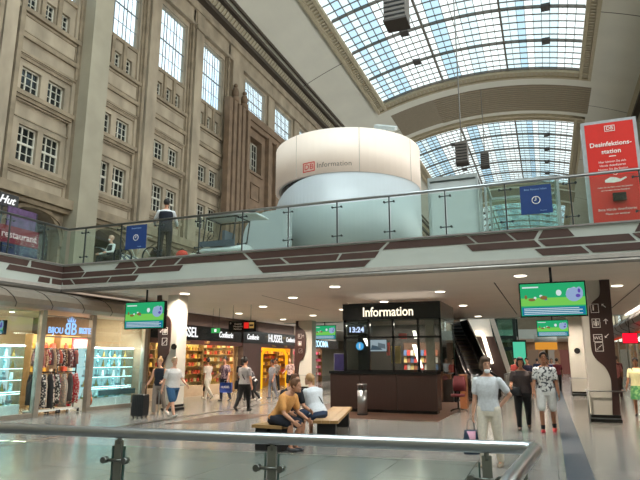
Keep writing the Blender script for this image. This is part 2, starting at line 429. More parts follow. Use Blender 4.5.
for c in bays:
    y0, y1 = c-1.75, c+1.7
    mo.box(FX-.02, FX+.14, c-1.6, c+1.55, 9.42, 9.62); mo.box(FX-.02, FX+.08, c-1.5, c+1.5, 9.3, 9.42)
    mo.box(FX-.3, FX+.16, c-1.65, c+1.6, 12.6, 12.8); mo.box(FX-.3, FX+.08, c-1.6, c+1.55, 12.45, 12.6)
    mo.box(FX-.02, FX+.16, c-1.9, c+1.85, 16.4, 16.6)
    mo.box(FX-.02, FX+.12, y0, y1, 15.2, 15.42); mo.box(FX-.02, FX+.05, y0, y1, 14.5, 14.62)
    mo.box(FX-.12, FX-.04, c-1.5, c+1.45, 14.3, 14.45)
    # framed panels
    for (za_, zb_) in ((11.62, 12.4), (15.5, 16.3), (8.75, 9.25)):
        for (p, q, r_, s_) in ((y0+.25, y1-.25, za_, za_+.05), (y0+.25, y1-.25, zb_-.05, zb_), (y0+.25, y0+.3, za_, zb_), (y1-.3, y1-.25, za_, zb_)):
            mo.box(FX-.01, FX+.04, p, q, r_, s_)
    # fins between the top lights, running down from the tall window
    for dy in (-.55, .35): mo.box(FX-.3, FX, c+dy-.11, c+dy+.11, 16.6, 18.45)
    mo.box(FX-.14, FX-.04, c-1.65, c+1.35, 18.3, 18.5)
    # side mouldings beside the pilasters
    for sgn in (-1, 1):
        e = c+sgn*1.72; mo.box(FX, FX+.22, e-.1, e+.1, 8.6, 24.2)
        e = c+sgn*1.55; mo.box(FX, FX+.1, e-.06, e+.06, 14.6 if sgn > 0 else 14.6, 24.0)
    ca = c+.05
    N = 18
    for (ra, rb_, dx) in ((1.45, 1.62, .1), (1.62, 1.85, .16)):
        for i in range(N):
            t0, t1 = PI*i/N, PI*(i+1)/N
            P = lambda r_, t, x: (x, ca-r_*math.cos(t), 6.55+r_*math.sin(t)*(1 if r_ < 1.8 else .74+.0))
            mo2.add([P(ra, t0, FX+dx), P(ra, t1, FX+dx), P(rb_, t1, FX+dx), P(rb_, t0, FX+dx), P(rb_, t0, FX), P(rb_, t1, FX), P(ra, t0, FX), P(ra, t1, FX)], [(0, 1, 2, 3), (3, 2, 5, 4), (0, 1, 7, 6)])
mo.build('moulding', STONE2, wall_left); mo2.build('arch_moulding', STONE2, wall_left)
# string course over the arcade, entablature, dark cornice and cove
st = MB(); st.box(FX, FX+.55, 10.6, 32, 8.2, 8.62).box(FX, FX+.35, 10.6, 32, 8.0, 8.2)
st.build('string_course', STONE2, wall_left)
en = MB(); en.box(FX-.3, FX+.3, 10.6, YF, 22.9, 23.1).box(FX-.3, FX+.22, 10.6, YF, 23.1, 24.0).box(FX-.3, FX+.4, 10.6, YF, 24.0, 24.25).box(FX-.3, FX+.28, 10.6, YF, 24.25, 24.7)
en.build('entablature', STONE, wall_left)
trim(MB().box(FX, FX+.75, YB, YF, 24.7, 25.0), DARKM)
trim(MB().box(9.25, 9.85, YB, YF, 24.7, 25.0), DARKM)
cv = MB(); cv.quad((FX, YB, 25), (FX, YF, 25), (-19.2, YF, 25.95), (-19.2, YB, 25.95)); cv.quad((9.8, YB, 25), (9.8, YF, 25), (9.2, YF, 26.2), (9.2, YB, 26.2))
cv.quad((FX-.5, YB, 24.9), (FX-.5, YF, 24.9), (FX, YF, 25.01), (FX, YB, 25.01))
trim(cv, PLASM)
cs = MB(); y = 24
while y < 100:
    cs.add([(-19.93, y, 25.05), (-19.93, y+.2, 25.05), (-19.22, y+.2, 25.88), (-19.22, y, 25.88), (-19.9, y, 25.0), (-19.9, y+.2, 25.0), (-19.18, y+.2, 25.84), (-19.18, y, 25.84)],
           [(0, 1, 2, 3), (4, 5, 6, 7), (0, 1, 5, 4), (3, 2, 6, 7), (0, 3, 7, 4), (1, 2, 6, 5)]); y += .4
trim(cs, mat('moulding_blocks', '#b5ab95', .8))
trim(MB().box(-19.25, -18.95, 24, YF, 25.72, 25.98).box(-18.7, -18.55, 24, YF, 25.95, 26.18), DARKM)
# giant pilasters
pl = MB()
for k in range(5):
    c = 10.725+4.45*k
    w_, d = (.6, .82) if k == 2 else (.42, .3)
    if k == 1: w_, d = .3, .2
    if k > 2: c += .12
    if k == 2: pl.build('pilaster', STONE, wall_left); pl = MB()
    if k == 3: pl.build('pilaster', STONEL, wall_left); pl = MB()
    zt = 24.2
    pl.box(FX, FX+d, c-w_, c+w_, 4.63, zt)
    if k != 2: pl.box(FX, FX+d+.12, c-w_-.1, c+w_+.1, 22.7, 23.0)
pl.build('pilaster', STONE, wall_left)
# the taller pavilion further along: pier cluster, portico, set-back windows
pv = MB(); PY0 = 32.9
holes5 = []
allh = []
k = 0; y = 36.85; tbays = []
while y < 145: tbays.append(y); y += 5.2
holewall(pv, FX-.0, 32.9, YF, 19.8, 23.0, [(t-1.65, t+1.65, 20.0, 22.7) for t in tbays], .3)
pv.box(FX-.28, FX+.3, 32.9, 34.4, 4.63, 22.9)
pv.build('upper_wall', STONE, wall_left)
for t in tbays[:12]: tall(FX-.2, t-1.65, t+1.65, 20.0, 22.7, 4)
pp = MB()
for t in [a-2.6 for a in tbays[1:]]: pp.box(FX-.28, FX+.15, t-.55, t+.55, 19.8, 23.2)
pp.build('pier', STONE, wall_left)
px_ = FX+.15
hw = []
for t in tbays: hw += [(t-1.0, t+1.0, 15.6, 18.3), (t-1.0, t+1.0, 9.7, 12.6)]
lo = MB(); holewall(lo, px_, 34.2, YF, 4.63, 19.8, hw, .6)
lo.box(px_, px_+.4, 34.4, YF, 19.3, 19.7).box(px_, px_+.25, 34.4, YF, 18.9, 19.3).box(FX-.3, px_+.4, 34.4, YF, 19.7, 19.85)
for t in tbays:
    lo.box(px_, px_+.08, t-.7, t+.7, 14.6, 14.66).box(px_, px_+.08, t-.7, t+.7, 13.4, 13.46).box(px_, px_+.08, t-.7, t-.64, 13.4, 14.66).box(px_, px_+.08, t+.64, t+.7, 13.4, 14.66)
    lo.box(px_, px_+.15, t-1.1, t+1.1, 15.35, 15.55)
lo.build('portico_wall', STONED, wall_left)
for t in tbays[:7]:
    for (zz, zt) in ((15.7, 18.1), (9.8, 12.4)):
        casement(px_-.45, t-.95, t-.05, zz, zt, 2, 4); casement(px_-.45, t+.1, t+.95, zz, zt, 2, 4)
bk = MB(); 
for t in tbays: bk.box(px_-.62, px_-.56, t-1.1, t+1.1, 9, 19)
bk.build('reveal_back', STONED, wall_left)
pr_ = MB()
for t in [32.1, 32.75, 33.4, 34.0, 34.75]: pr_.box(FX+.3, FX+.72, t-.2, t+.2, 4.63, 19.6)
for t in tbays:
    for dy in (-1.9, 1.9): pr_.box(px_, px_+.32, t+dy-.28, t+dy+.28, 4.63, 19.0)
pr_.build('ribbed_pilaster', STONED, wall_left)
# statue-like finials on the pier cluster
fn = MB()
for t in (33.0, 34.3):
    fn.cyl((FX+.5, t), .3, 19.6, 20.0).ell((FX+.5, t, 20.35), .26, .26, .42).ell((FX+.5, t, 20.9), .15, .15, .18)
fn.build('finial', STONED, wall_left)
# walls behind the facade of shops (upper gallery) and the other sides of the hall
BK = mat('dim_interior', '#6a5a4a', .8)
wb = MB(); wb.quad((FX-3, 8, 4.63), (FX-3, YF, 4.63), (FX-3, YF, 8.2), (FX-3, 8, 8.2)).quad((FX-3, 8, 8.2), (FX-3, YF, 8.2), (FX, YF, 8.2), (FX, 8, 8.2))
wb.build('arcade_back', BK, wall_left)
# plain wall nearer than the arcade bays (out of the picture), and the end and right walls
struct(MB().box(FX-.5, FX, YB, 10.73, 4.63, 25).build('wall_near_left', STONE))
rw = MB(); holewall(rw, 9.8, YB, YF, 3.76, 26.3, [(-8+k*16.5, 4+k*16.5, 6.2, 21) for k in range(9)], -.8)
struct(rw.build('wall_right', STONEL, None, fix=False))
sh = window_root((10.6, 70, 6.2))
box('window_pane', glass('arch_glazing', (.93, .95, .95), .05), sh, 10.5, 10.52, -8, 140, 6.2, 21)
g = MB()
for k in range(9):
    for i in range(7): g.box(10.4, 10.5, -8+k*16.5+i*2-.06, -8+k*16.5+i*2+.06, 6.2, 21)
    for z in (9, 12, 15, 18): g.box(10.4, 10.5, -8+k*16.5, 4+k*16.5, z-.05, z+.05)
g.build('glazing_bar', LEAD, sh)
struct(MB().box(-22.6, -22.1, YB, YF, -4.3, 4.8).build('wall_lower_left', STONEL))
struct(MB().box(10, 10.5, YB, YF, -4.3, 6.2).build('wall_lower_right', STONEL))
rp = MB()
for k in range(16): rp.box(9.45, 9.8, 14+k*8, 15.4+k*8, 3.76, 24.7)
trim(rp, STONEL)
struct(MB().box(-21, 10.5, YB-.5, YB, -4, 30).build('wall_near_end', STONEL))
ew = MB(); ew.box(-21, 10.5, YF, YF+.5, -.1, 30); struct(ew.build('wall_far_end', STONEL))
# ---------------- floors
FL = floor_mat('floor_tiles', '#83807a', '#898680', 1.2, 1.2, .17)
fl = MB(); Z0 = -.3
RX, RY = -.14, 2.98                     # corner of the stair opening behind the near railing
fl.prism([(-22, 150), (-22, YB), (-9, YB), (-9, 2.03), (-.045, 2.985), (-.1, YB), (10, YB), (10, 150)], 'Z', -.3, 0)
floor = struct(fl.build('floor', FL))
struct(MB().box(-22, 10, YB, 20, -4.3, -4.2).build('floor_basement', FL))
bl = MB(); bl.box(.1, .46, 3.3, 70, .0, .004); bl.build('blue_stone_band', mat('blue_stone', '#3a4450', .45, var=.06), floor)
bl = MB(); bl.box(-10.02, -9.76, 3, 40, 0, .004); bl.build('dark_stone_band', mat('dark_stone', '#453d38', .3), floor)
mt_ = MB(); mt_.box(-7.9, -2.85, 15.8, 26, 0, .004); mt_.build('brown_stone_area', mat('brown_stone', '#4c382d', .3, var=.06), floor)
mt_ = MB(); mt_.quad((-9.3, 12.6, .004), (-7.9, 13.6, .004), (-7.9, 16.3, .004), (-9.3, 15.3, .004)); mt_.build('brown_stone_inlay', mat('brown_stone', '#4c382d', .3), floor)
# ---------------- the upper deck (bridge) and galleries
DY0, DY1 = 14.0, 31.0
dk = MB()
dk.box(-22, 10, DY0+.02, DY1, 3.78, 4.62).box(-22, -14.52, YB, DY0+.02, 3.78, 4.62).box(-22, -14.5, DY1, YF, 3.78, 4.62).box(5.5, 10, DY1, YF, 3.78, 4.62).box(5.5, 10, YB, DY0, 3.78, 4.62)
dk.box(-22, 10, 62, YF, 3.78, 4.62)
deck = struct(dk.build('floor_upper', mat('deck_floor', '#8d8577', .5)))
cl = MB(); cl.box(-22, 10, DY0+.3, DY1, 3.75, 3.78).box(-22, -14.8, YB, DY0+.3, 3.75, 3.78).box(-22, -14.5, DY1, YF, 3.75, 3.78).box(5.5, 10, DY1, YF, 3.75, 3.78).box(-14.5, 5.5, 62, YF, 3.75, 3.78)
cl = struct(cl.build('ceiling_lower', CEILL))
sm_ = MB()
for (p, q) in (((-8.9, 17.2), (-9.24, 23.5)), ((-1.29, 16.7), (-1.28, 29.0)), ((2.6, 16), (2.6, 29))):
    dx = .02
    sm_.quad((p[0]-dx, p[1], 3.745), (p[0]+dx, p[1], 3.745), (q[0]+dx, q[1], 3.745), (q[0]-dx, q[1], 3.745))
sm_.build('seam', DARKM, cl)
fc = MB(); fc.box(-14.5, 10, DY0, DY0+.06, 3.83, 4.63).box(-14.56, -14.5, YB, DY0+.06, 3.83, 4.63)
fascia = struct(fc.build('trim_90', PALEP))
fascia.name = 'trim_%d' % (trimn[0]+1); trimn[0] += 1
# brown inlay panels between pale joints on the front edge (x along the bridge) and the gallery return
rows = ((4.38, 4.57), (4.185, 4.35), (3.97, 4.14))
P1 = [(-14.5, -14.5, -13.82, -13.62), (-12.2, -12.39, -11.72, -11.54), (-11.66, -11.46, -11.06, -10.88), (-10.8, -10.97, -10.22, -9.96), (-9.9, -10.14, -7.66, -7.86), (-7.8, -7.58, -3.86, -3.66),
      (-3.6, -3.78, -1.46, -1.66), (-1.6, -1.4, -.58, -.75), (-.7, -.5, -.12, .02), (.13, -.02, .75, .62), (2.08, 1.97, 4.0, 4.2)]
P1 = [(-14.5, -14.5, -13.6, -13.82), (-12.2, -12.39, -11.54, -11.72), (-11.66, -11.46, -11.1, -10.88), (-10.8, -11.0, -10.2, -9.96), (-9.88, -10.1, -7.68, -7.88), (-7.8, -7.58, -3.88, -3.66),
      (-3.58, -3.78, -1.46, -1.66), (-1.6, -1.4, -.56, -.75), (-.7, -.5, -.12, .0), (.09, -.03, .75, .62), (2.08, 1.97, 4.2, 4.0)]
P2 = [(-14.5, -14.5, -13.71, -13.57), (-13.5, -13.66, -11.72, -11.55), (-11.48, -11.66, -9.99, -9.86), (-7.56, -7.41, -6.5, -6.7), (-6.62, -6.4, -5.06, -4.96), (-4.88, -5.0, -3.99, -3.87), (-1.68, -1.54, .02, -.12), (-.04, .12, 1.98, 1.85), (1.92, 2.08, 4.2, 4.0)]
P3 = [(-14.5, -14.42, -13.98, -14.16), (-14.08, -13.92, -12.68, -12.54), (-12.48, -12.62, -11.58, -11.45), (-7.38, -7.21, -4.28, -4.1), (-.13, .04, 1.02, .86), (.94, 1.1, 4.2, 4.0)]
br_ = MB()
for (z0, z1), PP in zip(rows, (P1, P2, P3)):
    for p in PP:
        # (top-left, bottom-left, bottom-right, top-right)
        br_.prism([(p[0], z1), (p[1], z0), (p[2], z0), (p[3], z1)], 'Y', DY0-.012, DY0+.01)
for (z0, z1), PP in zip(rows, ([(DY0, DY0, 12.75, 12.75), (12.68, 12.6, 5, 5)], [(DY0, DY0, 11.9, 12.0)], [(DY0, DY0, 13.6, 13.6), (13.52, 13.5, 13.05, 13.1)])):
    for p in PP: br_.prism([(p[0], z1), (p[1], z0), (p[2], z0), (p[3], z1)], 'X', -14.51, -14.488)
br_.build('brown_panel', BROWN, fascia)
tb = MB(); tb.box(-14.5, 10, DY0-.05, DY0+.3, 4.6, 4.64).box(-14.56, -14.45, YB, DY0+.3, 4.6, 4.64); tb.build('edge_cap', mat('edge_grey', '#8b8783', .5), fascia)
lt = MB(); lt.box(-14.5, 10, DY0+.1, DY0+.16, 3.75, 3.84).box(-14.62, -14.56, YB, DY0, 3.75, 3.84); lt.build('shadow_gap', BLACKM, fascia)
lt = MB(); lt.tube([(-14.45, DY0-.0, 3.76), (10, DY0-.0, 3.76)], .055, 10).tube([(-14.5, YB, 3.76), (-14.5, DY0, 3.76)], .055, 10); lt.build('edge_tube', mat('satin_metal', '#9b958e', .4, .7), fascia)
lt = MB(); lt.prism([(3.83, 0), (3.95, 0)], 'Y', 0, 1) if False else None
lt.box(-14.5, 10, DY0-.015, DY0+.02, 3.83, 3.93).box(-14.51, -14.48, YB, DY0, 3.83, 3.93); lt.build('lower_band', mat('lower_band', '#b3aba4', .5), fascia)
# end edge of the bridge and of the second opening
ef = MB(); ef.box(-14.5, 5.5, DY1, DY1+.08, 3.7, 4.64).box(-14.5, 5.5, 61.92, 62, 3.7, 4.64); trim(ef, PALEP)
# ================================================================= PEOPLE
def remesh(mb, voxel, smooth=2, factor=.5):
    me = bpy.data.meshes.new('t'); me.from_pydata([tuple(v) for v in mb.v], [], mb.f); 
    import bmesh
    b = bmesh.new(); b.from_mesh(me); bmesh.ops.remove_doubles(b, verts=b.verts, dist=1e-5); bmesh.ops.recalc_face_normals(b, faces=b.faces); b.to_mesh(me); b.free()
    o = bpy.data.objects.new('t', me); COL.objects.link(o)
    m = o.modifiers.new('r', 'REMESH'); m.mode = 'VOXEL'; m.voxel_size = voxel; m.use_smooth_shade = True
    if smooth:
        q = o.modifiers.new('s', 'SMOOTH'); q.iterations = smooth; q.factor = factor
    dg = bpy.context.evaluated_depsgraph_get(); r = bpy.data.meshes.new_from_object(o.evaluated_get(dg))
    bpy.data.objects.remove(o); bpy.data.meshes.remove(me)
    for p in r.polygons: p.use_smooth = True
    return r
def mobj(name, me, m, parent):
    me.name = name
    me.materials.clear()
    for q in (m if isinstance(m, (list, tuple)) else [m]): me.materials.append(q)
    o = bpy.data.objects.new(name, me); COL.objects.link(o); o.parent = parent; return o
def fabric(name, col, pattern=None, col2='#ffffff', scale=14):
    if name in MATS: return MATS[name]
    m = mat(name, col, .9, var=.1, scale=30)
    if pattern:
        t = m.node_tree; b = t.nodes['Principled BSDF']
        v = t.nodes.new('ShaderNodeTexVoronoi' if pattern == 'spots' else 'ShaderNodeTexNoise'); v.inputs['Scale'].default_value = scale
        tcn = t.nodes.new('ShaderNodeTexCoord'); t.links.new(tcn.outputs['Object'], v.inputs['Vector'])
        r = t.nodes.new('ShaderNodeValToRGB'); r.color_ramp.interpolation = 'CONSTANT' if pattern != 'soft' else 'LINEAR'
        r.color_ramp.elements[0].position = 0; r.color_ramp.elements[1].position = .33 if pattern == 'spots' else .54
        a, c = (col2, col)
        if pattern != 'spots': a, c = (col, col2)
        r.color_ramp.elements[0].color = (*hexc(a), 1); r.color_ramp.elements[1].color = (*hexc(c), 1)
        t.links.new(v.outputs[0], r.inputs['Fac']); t.links.new(r.outputs['Color'], b.inputs['Base Color'])
    return m
SKIN = mat('skin', '#b98568', .55, var=.05, scale=20); SKIN2 = mat('skin_tanned', '#9c6a4e', .55, var=.05, scale=20)
SKINP = mat('skin_fair', '#cb9a80', .55, var=.05, scale=20)
def hairm(c): return mat('hair_'+c[1:], c, .6, var=.25, scale=60, stretch=(1, 1, .2))
def person(name_label, loc, face, h=1.7, skin=None, top=None, bottom=None, shoes='#222222', hair='#2b1d15', hairstyle='short',
           legs=((0, 0), (0, 0)), arms=((8, 8, 15), (8, 8, 15)), sleeve='short', bottoms='trousers', lean=0, sit=None, head=(0, 0), heavy=1.0,
           sleeve_mat=None, vox=.011, extras=None, group=None, mask=None, socks=None, vest=None, shoulder=1.0):
    """legs: (hip flexion, knee flexion) right,left; arms: (forward, outward, elbow)"""
    k = h/1.7; skin = skin or SKIN
    root = thing('person', name_label, 'person', loc, R(face), group)
    Rx = lambda a: Matrix.Rotation(R(a), 3, 'X')
    ph = (sit if sit is not None else .90*k)
    if sit is not None: ph = sit+.11*k
    # x: right of the person is -x when facing +y?  (person faces +y, right hand at +x)
    P = Vector((0, 0, ph))
    TL = Rx(-lean)                                     # torso leaning forward (towards +y)
    def tp(x, y, z): return P+TL@Vector((x*k, y*k, z*k))
    hv = heavy
    hip = {s: P+Vector((s*.092*k, 0, -.01*k)) for s in (1, -1)}
    J = {}
    for s, (hf, kf) in zip((1, -1), legs):
        thigh = Rx(hf)@Vector((0, 0, -.41*k)); shin = Rx(hf-kf)@Vector((0, 0, -.40*k))
        kn = hip[s]+thigh+Vector((s*(.02 if sit is None else .05)*k, 0, 0)); an = kn+shin
        J[s] = (hip[s], kn, an, Rx(max(-35, min(20, (hf-kf))) if sit is None else 0))
    if sit is None:
        low = min(J[1][2].z, J[-1][2].z)-.075*k; dz = Vector((0, 0, -low))
        P += dz; hip = {s: hip[s]+dz for s in hip}; J = {s: (J[s][0]+dz, J[s][1]+dz, J[s][2]+dz, J[s][3]) for s in J}
    def tube_limb(mb, pts, rad, n=12, flat=1): 
        mb.tube(pts, rad, n, flat=flat)
        for p_, r_ in zip(pts, rad): mb.ell(p_, r_*.99, r_*.99, r_*.99, 10, 7)
    body = MB()
    X = TL@Vector((1, 0, 0)); Y = TL@Vector((0, 1, 0))
    def torso(mb, inf, z0=-.10, z1=.56):
        prof = [(-.12, .155, .105, -.01), (-.04, .172, .118, -.012), (.06, .158, .108, -.004), (.16, .142, .10, .004), (.28, .158, .112, .006), (.38, .172, .112, 0), (.45, .165, .095, -.008), (.50, .115, .072, -.012), (.545, .06, .055, -.008)]
        secs = []
        for z, rx, ry, yo in prof:
            if z < z0-1e-6 or z > z1+1e-6: continue
            hh = hv if z < .4 else 1+(hv-1)*.3
            secs.append((tp(0, yo+(hh-1)*.12, z), X, Y, (rx*hh+inf)*k, (ry*hh*(1+(hh-1)*.8)+inf)*k))
        mb.loft(secs, 20)
    torso(body, 0)
    for z, r_ in ((.50, .056), (.56, .052), (.62, .05)): body.ell(tp(0, .0+(.02 if z > .5 else 0), z), r_*k, r_*k, .05*k, 12, 8)
    # head
    yaw, pit = head
    HM = TL@Matrix.Rotation(R(yaw), 3, 'Z')@Rx(lean*.75-pit)
    hc = tp(0, .03, .70)
    def hp(x, y, z): return hc+HM@Vector((x*k, y*k, z*k))
    body.ell(hp(0, -.008, .022), .074*k, .092*k, .095*k, 18, 14, HM); body.ell(hp(0, .022, -.045), .056*k, .066*k, .07*k, 14, 10, HM)
    body.ell(hp(0, .093, -.018), .014*k, .02*k, .024*k, 8, 6, HM); body.ell(hp(0, .08, -.062), .026*k, .016*k, .012*k, 8, 6, HM); body.ell(hp(0, .07, -.098), .028*k, .022*k, .02*k, 8, 6, HM)
    for s in (1, -1): body.ell(hp(s*.076, -.008, -.01), .01*k, .02*k, .03*k, 8, 6, HM)
    for s in (1, -1):
        hp_, kn, an, fr = J[s]
        mid = (kn*.35+hp_*.65); calf = kn*.62+an*.38+fr@Vector((0, -.015*k, 0))
        tube_limb(body, [hp_, mid, kn, calf, an], [.085*hv*k, .078*hv*k, .052*k, .052*k, .034*k])
        # foot
        body.ell(an+fr@Vector((0, .055*k, -.04*k)), .042*k, .12*k, .034*k, 12, 8, fr); body.ell(an+fr@Vector((0, -.01*k, -.03*k)), .036*k, .05*k, .045*k, 10, 8, fr)
    A = {}
    hands = []
    for s, ar_ in zip((1, -1), arms):
        fw, out, el = ar_[:3]; tw = ar_[3] if len(ar_) > 3 else 0; TW = Matrix.Rotation(R(s*tw), 3, 'Z')
        sh = tp(s*.185*shoulder*(1+(hv-1)*.35), -.005, .435)
        M = TL@Matrix.Rotation(R(-s*out), 3, 'Y')@Rx(fw); 
        up = M@Vector((0, 0, -.27*k)); elb = sh+up
        lo = M@TW@Rx(el)@Vector((0, 0, -.245*k)); wr = elb+lo; A[s] = (sh, elb, wr)
        tube_limb(body, [sh, sh.lerp(elb, .4), elb, elb.lerp(wr, .35), wr], [.052*k, .047*k, .037*k, .038*k, .026*k])
        # hand: palm, four fingers, thumb
        d = lo.normalized(); 
        fwd = (M@TW@Rx(el)@Vector((0, 1, 0))).normalized(); side = d.cross(fwd).normalized()
        pc = wr+d*.05*k; PM = Matrix((side, fwd, d)).transposed()
        body.ell(pc, .017*k, .042*k, .055*k, 12, 8, PM)
        inn = side*(-s)
        if inn.x*s > 0: inn = -inn
        for i, (o_, L) in enumerate(((.03, .068), (.01, .078), (-.01, .073), (-.029, .058))):
            b0 = wr+d*.088*k+fwd*o_*k; b1 = b0+d*L*.5*k+inn*.008*k; b2 = b1+(d*.7+inn*.7)*L*.5*k
            body.tube([b0-d*.02*k, b0, b1, b2], [.0105*k, .0105*k, .0095*k, .008*k], 8)
            body.ell(b2, .008*k, .008*k, .008*k, 6, 5)
        t0 = wr+d*.03*k+fwd*.03*k; t1 = t0+(fwd*.8+d*.6)*.035*k+inn*.01*k; t2 = t1+(d*.9+inn*.3+fwd*.1)*.03*k
        body.tube([t0, t1, t2], [.014*k, .011*k, .009*k], 8); body.ell(t2, .009*k, .009*k, .009*k, 6, 5)
        hands.append(wr+d*.09*k)
    bo = mobj('body', remesh(body, vox, 1, .4), skin, root)
    # trousers, shorts or skirt
    if bottoms in ('trousers', 'shorts', 'capri'):
        t = MB(); torso(t, .012, -.13, .085)
        t.ell(P+Vector((0, -.02*k, -.06*k)), .165*hv*k, .118*hv*k, .11*k, 16, 10)
        for s in (1, -1):
            hp_, kn, an, fr = J[s]
            mid = (kn*.35+hp_*.65)
            if bottoms == 'trousers': tube_limb(t, [hp_, mid, kn, kn.lerp(an, .5), kn.lerp(an, .97)], [.102*hv*k, .096*hv*k, .074*hv*k, .066*k, .058*k])
            elif bottoms == 'capri': tube_limb(t, [hp_, mid, kn, kn.lerp(an, .45)], [.102*hv*k, .096*hv*k, .072*k, .064*k])
            else: tube_limb(t, [hp_, mid, hp_.lerp(kn, .9)], [.104*hv*k, .102*hv*k, .09*hv*k])
        mobj(bottoms if bottoms != 'capri' else 'trousers', remesh(t, max(.012, vox), 2), bottom, root)
    elif bottoms in ('skirt', 'dress'):
        t = MB()
        t.loft([(tp(0, -.008, .09), X, Y, .16*hv*k, .118*hv*k), (P+Vector((0, 0, -.05*k)), X, Y, .19*hv*k, .15*hv*k), (P+Vector((0, .02*k, -.42*k)), X, Y, .22*hv*k, .19*hv*k)], 20)
        mobj('skirt', remesh(t, .014, 2), bottom, root)
    # shirt
    t = MB(); torso(t, .016, -.05, .50)
    for s in (1, -1):
        sh, elb, wr = A[s]
        if sleeve == 'short': tube_limb(t, [sh, sh.lerp(elb, .4), sh.lerp(elb, .68)], [.062*k, .062*k, .06*k])
        elif sleeve == 'long': tube_limb(t, [sh, elb, wr], [.062*k, .05*k, .038*k])
        elif sleeve == 'none': t.ell(sh, .05*k, .05*k, .05*k)
    mobj('shirt', remesh(t, max(.012, vox), 2), top, root)
    if vest is not None:
        t = MB(); torso(t, .026, -.12, .46); t.ell(tp(0, 0, .43), .17*k, .1*k, .05*k)
        mobj('vest', remesh(t, .013, 2), vest, root)
    # shoes
    for s in (1, -1):
        hp_, kn, an, fr = J[s]
        t = MB(); t.ell(an+fr@Vector((0, .058*k, -.043*k)), .05*k, .133*k, .036*k, 14, 8, fr); t.ell(an+fr@Vector((0, -.02*k, -.035*k)), .044*k, .06*k, .05*k, 12, 8, fr)
        mobj('shoe', remesh(t, .012, 1), mat('shoe_'+shoes[1:], shoes, .5), root)
        if socks:
            t = MB(); t.tube([an+Vector((0, 0, -.02*k)), an.lerp(kn, .2)], [.042*k, .05*k], 10); mobj('sock', remesh(t, .012, 1), mat('sock_'+socks[1:], socks, .9), root)
    # hair
    hm = hairm(hair)
    if hairstyle != 'bald':
        t = MB(); t.ell(hp(0, -.022, .036), .088*k, .1*k, .1*k, 18, 12, HM)
        if hairstyle == 'bob': t.ell(hp(0, -.03, -.03), .106*k, .085*k, .1*k, 16, 10, HM); t.ell(hp(0, .045, .08), .078*k, .05*k, .045*k, 12, 8, HM)
        elif hairstyle == 'long': t.ell(hp(0, -.055, -.04), .085*k, .06*k, .12*k, 16, 10, HM); t.ell(hp(0, -.075, -.13), .075*k, .04*k, .12*k, 14, 8, HM)
        elif hairstyle == 'tail': t.ell(hp(0, -.12, .03), .035*k, .04*k, .035*k, 10, 8, HM); t.ell(hp(0, -.135, -.07), .028*k, .026*k, .1*k, 10, 8, HM)
        elif hairstyle == 'bun': t.ell(hp(0, -.04, .14), .045*k, .045*k, .04*k, 10, 8, HM)
        else: t.ell(hp(0, .035, .092), .062*k, .045*k, .03*k, 12, 8, HM)
        o = mobj('hair', remesh(t, .011, 1), hm, root)
    for s in (1, -1):
        e = MB(); e.ell(hp(s*.028, .078, .012), .012*k, .008*k, .007*k, 8, 6, HM); e.build('eye', mat('eye_dark', '#201510', .3), root) if False else mobj('eye', _m(e), mat('eye_dark', '#201510', .3), root)
    e = MB(); e.ell(hp(0, .094, -.062), .02*k, .006*k, .005*k, 8, 6, HM); mobj('mouth', _m(e), mat('lips', '#8d4f45', .5), root)
    if mask:
        e = MB(); o_ = -.03 if mask == 'on' else -.085
        e.ell(hp(0, .06, o_-.02), .05*k, .045*k, .038*k, 14, 10, HM); mobj('face_mask', _m(e), mat('mask_white', '#dfe3e6', .8), root)
    return root, dict(P=P, tp=tp, A=A, J=J, hp=hp, hands=hands, k=k, X=X, Y=Y)
def _m(mb):
    me = bpy.data.meshes.new('m'); me.from_pydata([tuple(v) for v in mb.v], [], mb.f)
    for p in me.polygons: p.use_smooth = True
    return me
def add_part(root, name, mb, m): return mobj(name, _m(mb), m, root)
def strap(root, info, m, s=1, w=.014):
    k = info['k']; tp = info['tp']
    pts = []
    for i in range(9):
        t = i/8; x = s*(.12-.27*t)
        pts.append(tp(x, .02+.125*math.sin(PI*(t*.8+.12)), .5-.5*t))
    for i in range(7):
        t = i/6; x = s*(-.15+.27*t)
        pts.append(tp(x, -.01-.13*math.sin(PI*(t*.8+.12)), .0+.5*t))
    mb = MB(); mb.tube(pts, w, 6, closed=True, flat=.5); return add_part(root, 'strap', mb, m)
def walk(d=1, a=22): return ((a*d, 8 if d > 0 else 25), (-a*d, 25 if d > 0 else 8))
def hang_at(loc, face, p):
    """world position of a point given in a person's own frame"""
    return Vector(loc)+Matrix.Rotation(R(face), 3, 'Z')@Vector(p)
